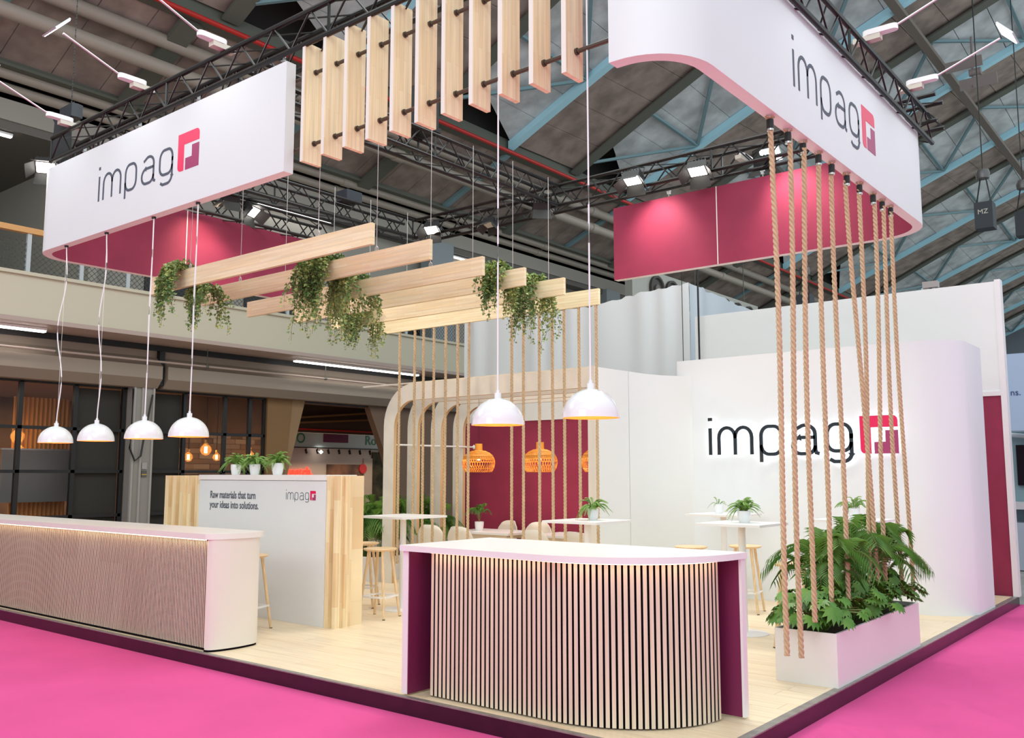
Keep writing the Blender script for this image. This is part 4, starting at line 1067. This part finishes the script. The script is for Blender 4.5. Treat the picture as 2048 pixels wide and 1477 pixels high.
# lounge planter with palms
lpn = empty('planter_box', (0, 0, 0)); tag(lpn, 'long white planter box along the left of the lounge', 'planter')
for (a, b, c, d) in ((-8.75, -7.72, 4.62, 4.64), (-8.75, -8.73, 4.64, 6.6), (-7.74, -7.72, 4.64, 6.6)):
    m = MB(); m.box(a, b, c, d, 0, .36); m.build('side_board', white, lpn)
m = MB(); m.box(-8.73, -7.74, 4.64, 6.6, .05, .32); m.build('soil', soil, lpn)
for i, (x, y, s) in enumerate(((-8.30, 4.95, 1.0), (-8.05, 5.2, .9), (-8.3, 5.55, .95), (-8.0, 5.8, .95), (-8.3, 6.15, .95), (-7.25, 6.12, .52), (-7.95, 4.98, .85), (-7.95, 5.5, .9), (-7.95, 6.1, .9))):
    palm((x, y, .32 if i != 5 else 0), ['palm left of the first arch leg, before the dark background', 'palm behind the first arch leg', 'palm between the first two arches', 'palm between the second and third arches', 'palm seen through the third arch', 'palm in the lounge corner against the maroon wall', 'palm just inside the first arch leg, at the front of the long planter', 'palm just inside the second arch leg', 'palm just inside the third arch leg'][i], 24, s, ms=palm_wide)

# ------------------------------------------------------------------ arches
def arch(y, x0, label, x1=-3.83, zt=2.93):
    t = empty('plywood_arch', (0, y, 0)); tag(t, label, 'arch', 'plywood arches of the lounge')
    R_ = .62; r = .40; w_ = .22
    outer = [(x0, 0)]+[(x0, zt-R_)]+arcpts(x0+R_, zt-R_, R_, 180, 90, 10)[1:]+[(x1, zt)]
    inner = [(x0+w_, 0)]+[(x0+w_, zt-.25-r)]+arcpts(x0+w_+r, zt-.25-r, r, 180, 90, 10)[1:]+[(x1, zt-.25)]
    vs = []
    for a, b in zip(outer, inner): vs += [(a[0], 0, a[1]), (b[0], 0, b[1]), (a[0], .06, a[1]), (b[0], .06, b[1])]
    n = len(outer); f1 = []; f2 = []
    for i in range(n-1):
        k = 4*i; f1 += [(k, k+1, k+5, k+4), (k+2, k+6, k+7, k+3)]; f2 += [(k, k+4, k+6, k+2), (k+1, k+3, k+7, k+5)]
    m = MB(); m.add(vs, f1); m.cur = 1; m.add(vs, f2); m.build('frame', [birch, ply_edge], t)
    return t
for i, (y, lab) in enumerate(((4.70, 'front plywood arch framing the lounge'), (5.20, 'second plywood arch of the lounge'), (5.72, 'third plywood arch of the lounge'), (6.24, 'rearmost plywood arch, beside the maroon wall'))):
    arch(y, -7.65, lab)
t = empty('coat_rail', (0, 0, 0)); tag(t, 'white horizontal rail running through the plywood arches', 'rail')
m = MB(); m.cyl((-7.50, 4.78, 2.03), (-7.42, 6.5, 2.03), .014, 10); m.build('rail', white, t, smooth=True)
m = MB(); m.lathe([(.001, -.04), (.04, 0), (.001, .04)], 14, (-7.42, 6.5, 2.03)); m.build('knob', white, t, smooth='all')
# lounge back wall
lw = struct(empty('wall_lounge', (0, 0, 0)), 'maroon lounge back wall')
m = MB(); m.box(-7.86, -3.83, 6.72, 6.80, 0, 2.44); m.build('maroon_panel', maroon, lw)
m = MB(); m.box(-7.86, -3.83, 6.71, 6.80, 2.44, 2.90); m.build('white_band', cabin_white, lw)
m = MB(); m.box(-8.2, -3.9, 4.76, 4.79, 2.93, 2.95); m.box(-7.2, -3.83, 5.0, 5.04, 2.72, 2.9); m.build('ceiling_batten', birch, lw)

# cabin, logo wall, back walls
cab = struct(empty('wall_cabin', (0, 0, 0)), 'white curved cabin wall right of the lounge')
pth = [(-3.83, 4.72), (-3.78, 5.35)]
m = MB(); vs, fo, fi, fb, ft, en = m.wall([(-3.88, 4.68), (-3.80, 4.68), (-3.76, 5.38)], .05, 0, 2.93, 1); a = MB(); a.add(vs, fo+fi+fb+ft+en); a.build('panel', cabin_white, cab)
m = MB(); vs, fo, fi, fb, ft, en = m.wall([(-3.758, 5.39), (-3.74, 5.8), (-3.66, 6.1), (-3.5, 6.36), (-3.2, 6.6)], .05, 0, 2.93, 1); a = MB(); a.add(vs, fo+fi+fb+ft+en); a.build('panel', cabin_white, cab, smooth=True)
m = MB(); m.box(-3.9, -3.79, 4.64, 4.70, 0, 2.94); m.build('corner_post', warm_white, cab)
lgw = struct(empty('wall_logo', (0, 0, 0)), 'tall white wall with back lit lettering and rounded end')
p = [(-3.62, 6.44), (-.55, 6.40)]+arcpts(-.55, 6.95, .55, 270, 345, 10)[1:]+[(-.02, 7.25), (-.02, 7.6)]
m = MB(); vs, fo, fi, fb, ft, en = m.wall(p, .06, 0, 3.15, 1); a = MB(); a.add(vs, fo+fi+fb+ft+en); a.build('curved_panel', mat('logo_wall_white', (.79, .83, .86), .45), lgw, smooth=True)
m = MB(); m.box(-3.62, -3.56, 6.5, 7.6, 0, 3.15); m.build('side_panel', cabin_white, lgw)
lt = empty('lit_logo', (0, 0, 0)); tag(lt, 'back lit black lettering with crimson square emblem mounted on the white wall', 'sign')
logo(lt, lambda a, b, d: (-3.09+a*1.045, 6.385-d, 1.845+b), .355, .122, ink_black, logo_red, logo_purple, .028, .045, mark_dx=-.10, mark_sc=.98, halo=(.012, .026))
bw = struct(empty('wall_back', (0, 0, 0)), 'white back wall of the stand, maroon below')
m = MB(); m.box(-4.55, .0, 8.80, 8.90, 2.7, 4.2); m.build('white_panel', mat('warm_back_white', (.82, .85, .84), .6), bw)
m = MB(); m.box(-.55, .02, 8.785, 8.799, 2.64, 2.70); m.build('ledge', white, bw)
m = MB(); m.box(-4.55, -.04, 8.80, 8.90, 0, 2.7); m.build('maroon_panel', maroon, bw)
m = MB(); m.box(-.04, .03, 8.78, 8.93, 0, 4.22); m.build('edge_post', white, bw)
# cloth covered neighbour structure
def cloth(name, p0, p1, z0, tops, label, m_, dark=False):
    n = 60; vs = []; k = 14; me_ = MB(); P0 = Vector(p0); P1 = Vector(p1); d = (P1-P0); nn = Vector((-d.y, d.x)).normalized()
    for i in range(n+1):
        s = i/n; q = P0+d*s; zt = 0
        for (sa, za), (sb, zb) in zip(tops[:-1], tops[1:]):
            if sa <= s <= sb: zt = za+(zb-za)*(s-sa)/(sb-sa)
        zt += .02*math.sin(i*1.7)*(.3+math.sin(i*.31)**2)
        for j in range(k+1):
            u = j/k; f = .03*math.sin(i*.9+math.sin(i*.23)*2)*u+.02*noise.noise((s*9, u*4, 1))
            r_ = q+nn*f; vs.append((r_.x, r_.y, z0+(zt-z0)*u))
    me_.add(vs, [(i*(k+1)+j, (i+1)*(k+1)+j, (i+1)*(k+1)+j+1, i*(k+1)+j+1) for i in range(n) for j in range(k)])
    o = me_.build(name, m_, None, smooth='all'); tag(o, label, 'cloth wall'); return o
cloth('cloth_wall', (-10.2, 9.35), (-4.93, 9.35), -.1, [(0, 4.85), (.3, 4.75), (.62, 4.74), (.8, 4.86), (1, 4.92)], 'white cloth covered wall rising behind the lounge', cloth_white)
cloth('cloth_wall', (-4.93, 9.35), (-4.93, 16), -.1, [(0, 4.92), (.376, 4.79), (1, 4.62)], 'shaded side of the white cloth wall, sloping away to the right', mat('shaded_white_cloth', (.60, .66, .72), .9))  # same white cloth, bluish shade of this side put into its colour
t = empty('black_pole', (-4.43, 8.7, 0)); tag(t, 'thin black upright pole in front of the white cloth corner', 'pole')
m = MB(); m.cyl((0, 0, 0), (0, 0, 5.3), .016, 8); m.build('pole', black, t)
t = empty('black_pole', (-4.61, 8.95, 0)); tag(t, 'slimmer black cable hanging left of the upright pole', 'pole')
m = MB(); m.cyl((-.25, 0, 0), (-.25, 0, 5.3), .007, 6); m.build('cable', black, t)

# ------------------------------------------------------------------ lounge furniture
def rattan_lamp(loc, label, ztop=2.9):
    t = empty('rattan_pendant', loc); tag(t, label, 'pendant lamp', 'orange rattan pendants in the lounge')
    prof = [(.20, -.155), (.235, -.10), (.25, -.03), (.245, .03), (.215, .09), (.16, .135), (.10, .16), (.06, .165), (.058, .27)]
    m = MB(); n = 40
    def pt(s, a):
        f = s*(len(prof)-1); i = min(int(f), len(prof)-2); u = f-i; r = prof[i][0]*(1-u)+prof[i+1][0]*u; z = prof[i][1]*(1-u)+prof[i+1][1]*u
        return Vector((math.cos(a)*r, math.sin(a)*r, z))
    for i in range(n):
        for sg in (1, -1):
            pts = [pt(k/10*.86, 2*pi*i/n+sg*k*.055) for k in range(11)]; m.tube(pts, .0032, 3)
    for s in (0, .12, .3, .48, .62, .74, .86): m.tube([pt(s, 2*pi*i/28) for i in range(29)], .005, 4)
    m.build('woven_shade', rattan, t)
    m = MB(); m.lathe([(.058, .165), (.056, .27), (.05, .27), (.05, .165)], 20); m.build('neck', rattan, t, smooth=True)
    m = MB(); m.lathe([(r-.008, z) for r, z in prof[3:8]], 28); m.build('upper_weave', mat('rattan_dense', (.68, .27, .03), .6), t, smooth=True)
    m = MB(); m.cyl((0, 0, .02), (0, 0, .10), .018, 8); m.build('bulb', mat('rattan_bulb', (1, .8, .5), .5, emit=(1, .66, .3), estr=30), t)
    m = MB(); m.cyl((0, 0, .10), (0, 0, .16), .012, 8); m.cyl((0, 0, .16), (0, 0, ztop-loc[2]), .003, 5); m.build('cord', black, t)
    l = bpy.data.lights.new('rattan_glow', 'POINT'); l.energy = 3; l.color = (1, .8, .6); l.shadow_soft_size = .03
    lo = bpy.data.objects.new('rattan_glow', l); COL.objects.link(lo); lo.location = Vector(loc)+Vector((0, 0, -.03))
    return t
rattan_lamp((-6.62, 5.7, 1.78), 'orange rattan pendant, leftmost, near the plywood arches')
rattan_lamp((-5.45, 5.7, 1.78), 'orange rattan pendant in the middle of the lounge')
rattan_lamp((-4.43, 5.7, 1.78), 'orange rattan pendant partly hidden by the cabin edge')
def lounge_table(loc, L, W, label):
    t = empty('dining_table', loc); tag(t, label, 'table')
    m = MB(); m.box(-L/2, L/2, -W/2, W/2, .72, .75); m.build('tabletop', white, t)
    m = MB(); m.box(-L/2+.08, L/2-.08, -W/2+.06, -W/2+.09, .64, .72); m.box(-L/2+.08, L/2-.08, W/2-.09, W/2-.06, .64, .72); m.build('apron', mat('pale_oak', (.72, .62, .47), .5), t)
    for sx in (-1, 1):
        for sy in (-1, 1):
            m = MB(); m.cyl((sx*(L/2-.06), sy*(W/2-.06), 0), (sx*(L/2-.12), sy*(W/2-.1), .72), .02, 10, .028); m.build('leg', mat('pale_oak', (.72, .62, .47), .5), t, smooth=True)
lounge_table((-6.35, 5.75, 0), 1.15, .75, 'white low table on the left of the lounge, small palm pot on it')
lounge_table((-4.85, 5.8, 0), 1.2, .75, 'white low table on the right of the lounge')
cream = mat('cream_shell', (.76, .71, .62), .5)
def chair(loc, rz, label):
    t = empty('shell_chair', loc, rz); tag(t, label, 'chair', 'cream shell chairs in the lounge')
    # one curved shell: seat + wrap-around back
    vs = []; nu, nv = 14, 10
    for i in range(nv+1):
        v = i/nv
        for j in range(nu+1):
            u = -1+2*j/nu
            if v < .5:
                s = v/.5; y = -.20+s*.38; z = .44-.02*math.sin(s*pi)+.03*abs(u)**3; x = u*(.20+.03*s)
            else:
                s = (v-.5)/.5; wv = (.235-.02*s)*(1-max(0, s-.55)**2*1.6); x = u*wv; y = .18+.05*s-.10*abs(u)**2.2*(1-s*.4); z = .44+.40*s*(1-.10*abs(u)**4*s)+.02
            vs.append((x, y, z))
    f = [(i*(nu+1)+j, i*(nu+1)+j+1, (i+1)*(nu+1)+j+1, (i+1)*(nu+1)+j) for i in range(nv) for j in range(nu)]
    m = MB(); m.add(vs, f); o = m.build('seat_shell', cream, t, smooth='all')
    sd = o.modifiers.new('s', 'SOLIDIFY'); sd.thickness = .014
    for sx in (-1, 1):
        for sy in (-1, 1):
            m = MB(); m.cyl((sx*.22, sy*.20, 0), (sx*.12, sy*.12, .43), .011, 8, .015); m.build('leg', mat('pale_oak', (.72, .62, .47), .5), t, smooth=True)
    return t
chair((-6.95, 5.12, 0), pi+.25, 'cream shell chair nearest the arches, back to the camera')
chair((-6.28, 5.05, 0), pi+.1, 'cream shell chair in front of the left low table')
chair((-4.97, 5.08, 0), pi+.1, 'cream shell chair in front of the right low table')
chair((-4.30, 5.12, 0), pi-.15, 'cream shell chair behind the middle high table column')
chair((-6.75, 6.38, 0), -.1, 'cream shell chair against the maroon wall behind the potted palm')
chair((-6.0, 6.30, 0), .35, 'cream shell chair at the right end of the left low table')
chair((-4.65, 6.40, 0), 0, 'cream shell chair behind the right low table')
t = empty('potted_palm', (-6.62, 5.72, .75)); tag(t, 'small palm in a white pot on the left low table', 'potted plant'); pot_mesh(.07, .13, t, .85)
for i in range(16):
    o = bpy.data.objects.new('frond', random.choice(palm_me)); COL.objects.link(o); o.parent = t; a = i*2.4; o.location = (0, 0, .11); o.rotation_euler = (0, random.uniform(-.3, .25), a); k = random.uniform(.26, .34); o.scale = (k, k, k)

# ------------------------------------------------------------------ ivy
ivy_leaf_poly = [(0, 0), (.35, -.45), (.55, -.28), (1.0, 0), (.55, .28), (.35, .45)]
def ivy(loc, label, length, wdt, nv, front=True, seed=1):
    """trailing ivy over a beam: vines falling on both sides"""
    random.seed(seed); t = empty('hanging_ivy', loc); tag(t, label, 'ivy')
    st = MB(); lf = MB()
    for v in range(nv):
        x = random.gauss(0, wdt*.36); side = random.choice((-1, 1, 1)) ; L = length*random.uniform(.3, 1.0)*(1-min(.6, abs(x)/wdt*.5))
        p = Vector((x*.6, random.uniform(-.02, .02), .03+random.uniform(0, .07))); pts = [p.copy()]
        d = Vector((x*1.2, -side*.7, .5)).normalized()
        n = int(L/.035)+5
        for k in range(n):
            d = (d+Vector((random.uniform(-.34, .34), random.uniform(-.28, .28), -.36))).normalized()
            q = p+d*.035
            if abs(q.y) < .045 and q.z < 0.02: q.y = -side*.05
            p = q; pts.append(p.copy())
            for r in range(4 if k < n*.8 else 2):
                sz = random.uniform(.034, .062)*(1-.3*k/n)
                ax = Vector((random.uniform(-1, 1), random.uniform(-1, 1)-side*.5, random.uniform(-1.1, .25))).normalized()
                nn = ax.cross(Vector((random.uniform(-1, 1), random.uniform(-1, 1), random.uniform(-1, 1)))).normalized(); b = ax.cross(nn)
                base = p+ax*.012
                lf.cur = 1 if random.random() < .33 else 0
                vs = [base+ax*(a*sz)+b*(c*sz)+nn*(abs(c)*sz*.35) for a, c in ivy_leaf_poly]
                vs[0] = base+ax*sz*.12
                lf.add(vs, [(0, 1, 2, 3), (0, 3, 4, 5)])
        st.tube(pts[::2], .0022, 3)
    st.build('vines', mat('brown_vine', (.16, .10, .05), .7), t)
    lf.build('leaves', [ivy_g, ivy_y], t)['kind'] = 'stuff'
    return t
ivy((-6.40, .52, 3.78), 'ivy trailing over the front beam, leftmost of the ivies', .72, .22, 40, seed=3)
ivy((-6.32, .80, 3.60), 'thinner ivy strand bunch behind the leftmost ivy', .55, .2, 26, seed=5)
ivy((-4.93, 1.25, 3.79), 'largest ivy, tumbling from the second beam', .95, .30, 72, seed=8)
ivy((-5.35, 2.06, 3.79), 'ivy behind the largest one, spilling from the third beam', .8, .3, 34, seed=9)
ivy((-6.68, 3.42, 3.79), 'ivy hanging low from the fifth beam near its left end', .72, .26, 50, seed=12)
ivy((-3.78, 2.74, 3.79), 'ivy over the fourth beam end, between the two front pendants', .62, .20, 46, seed=21)
ivy((-3.85, 3.42, 3.78), 'ivy just behind, lower on the fifth beam over the ropes', .85, .24, 44, seed=25)
random.seed(99)

# ------------------------------------------------------------------ far right neighbour stand
fr = empty('neighbour_stand', (0, 14, -.12)); tag(fr, 'pale blue neighbouring stand at the right edge with black screen', 'stand')
m = MB(); m.box(-.93, 3, 0, .1, 2.5, 3.92); m.build('upper_panel', mat('pale_blue_panel', (.45, .58, .78), .5), fr)
m = MB(); m.box(-1.0, 3, .5, .6, 0, 2.5); m.build('rear_panel', mat('teal_panel', (.22, .34, .38), .5), fr)
m = MB(); m.box(-1.1, 3, -.2, .5, 0, .84); m.build('counter_base', mat('grey_blue_base', (.45, .50, .60), .5), fr)
m = MB(); m.box(-1.1, 3, -.25, .5, 1.08, 1.20); m.build('shelf', mat('pale_shelf', (.65, .62, .66), .5), fr)
m = MB(); m.box(-.90, .6, .42, .48, 1.5, 2.25); m.build('screen', mat('black_screen', (.01, .012, .015), .15), fr)
m = MB(); m.tube([(-1.2+2.2*math.cos(math.radians(a)), .35, .7+1.75*math.sin(math.radians(a))) for a in range(30, 91, 6)], .04, 8); m.build('chrome_arch', mat('pale_arch', (.55, .62, .64), .3), fr, smooth=True)
o = text_obj('lettering', 'ns.', .16, mat('navy_print', (.03, .06, .2), .5), fr); o.rotation_euler = (pi/2, 0, 0); o.location = (-.86, -.01, 3.15)
m = MB(); m.box(-3, 9, 18, 18.2, -.1, 3.4); struct(m.build('wall_far_partition', mat('far_wall', (.40, .46, .55), .6)), 'distant pale partition')

m = MB(); m.box(-24, 12, 80, 80.3, -.3, 20); struct(m.build('wall_far', mat('hall_end_wall', (.30, .36, .42), .7)), 'far end wall of the hall')

# hall fittings up under the roof
t = empty('tube_light', (-9.3, 13.4, zf(-9.3)+.02)); tag(t, 'long bright roof tube seen between the last hanging slats', 'light')
t.rotation_euler = (0, -math.atan(.425), 0)
m = MB(); m.box(0, 3.6, -.06, .06, .0, .06); m.build('housing', white, t)
m = MB(); m.box(.02, 3.58, -.045, .045, -.03, 0); m.build('diffuser', tube_m, t)
t = empty('roof_flood', (-3.6, 26.5, 14.6)); tag(t, 'pair of taupe flood panels under the roof near the right edge', 'light')
m = MB(); m.obox((-.25, 0, .25), (1.1, .08, .34), Matrix.Rotation(.35, 3, 'X')); m.build('flood_panel', mat('taupe_panel', (.30, .26, .25), .6), t)
m = MB(); m.obox((.15, 0, -.45), (1.1, .08, .34), Matrix.Rotation(.35, 3, 'X')); m.build('flood_panel', mat('taupe_panel', (.30, .26, .25), .6), t)
m = MB(); m.cyl((-.1, 0, -.1), (.25, 0, -.1), .12, 12); m.cyl((0, 0, -.6), (0, .1, 1.15), .04, 6); m.build('bracket', mat('taupe_panel', (.30, .26, .25), .6), t)
t = empty('wall_top_lamp', (-.86, 8.85, 4.2)); tag(t, 'small grey work lamp clipped on top of the white back wall', 'lamp')
m = MB(); m.box(-.10, .10, -.06, .06, .02, .11); m.build('lamp_body', mat('grey_fixture', (.35, .33, .32), .5), t)
m = MB(); m.box(-.12, -.02, -.02, .02, .0, .03); m.box(.02, .06, -.02, .02, .0, .03); m.build('clip', steel, t)
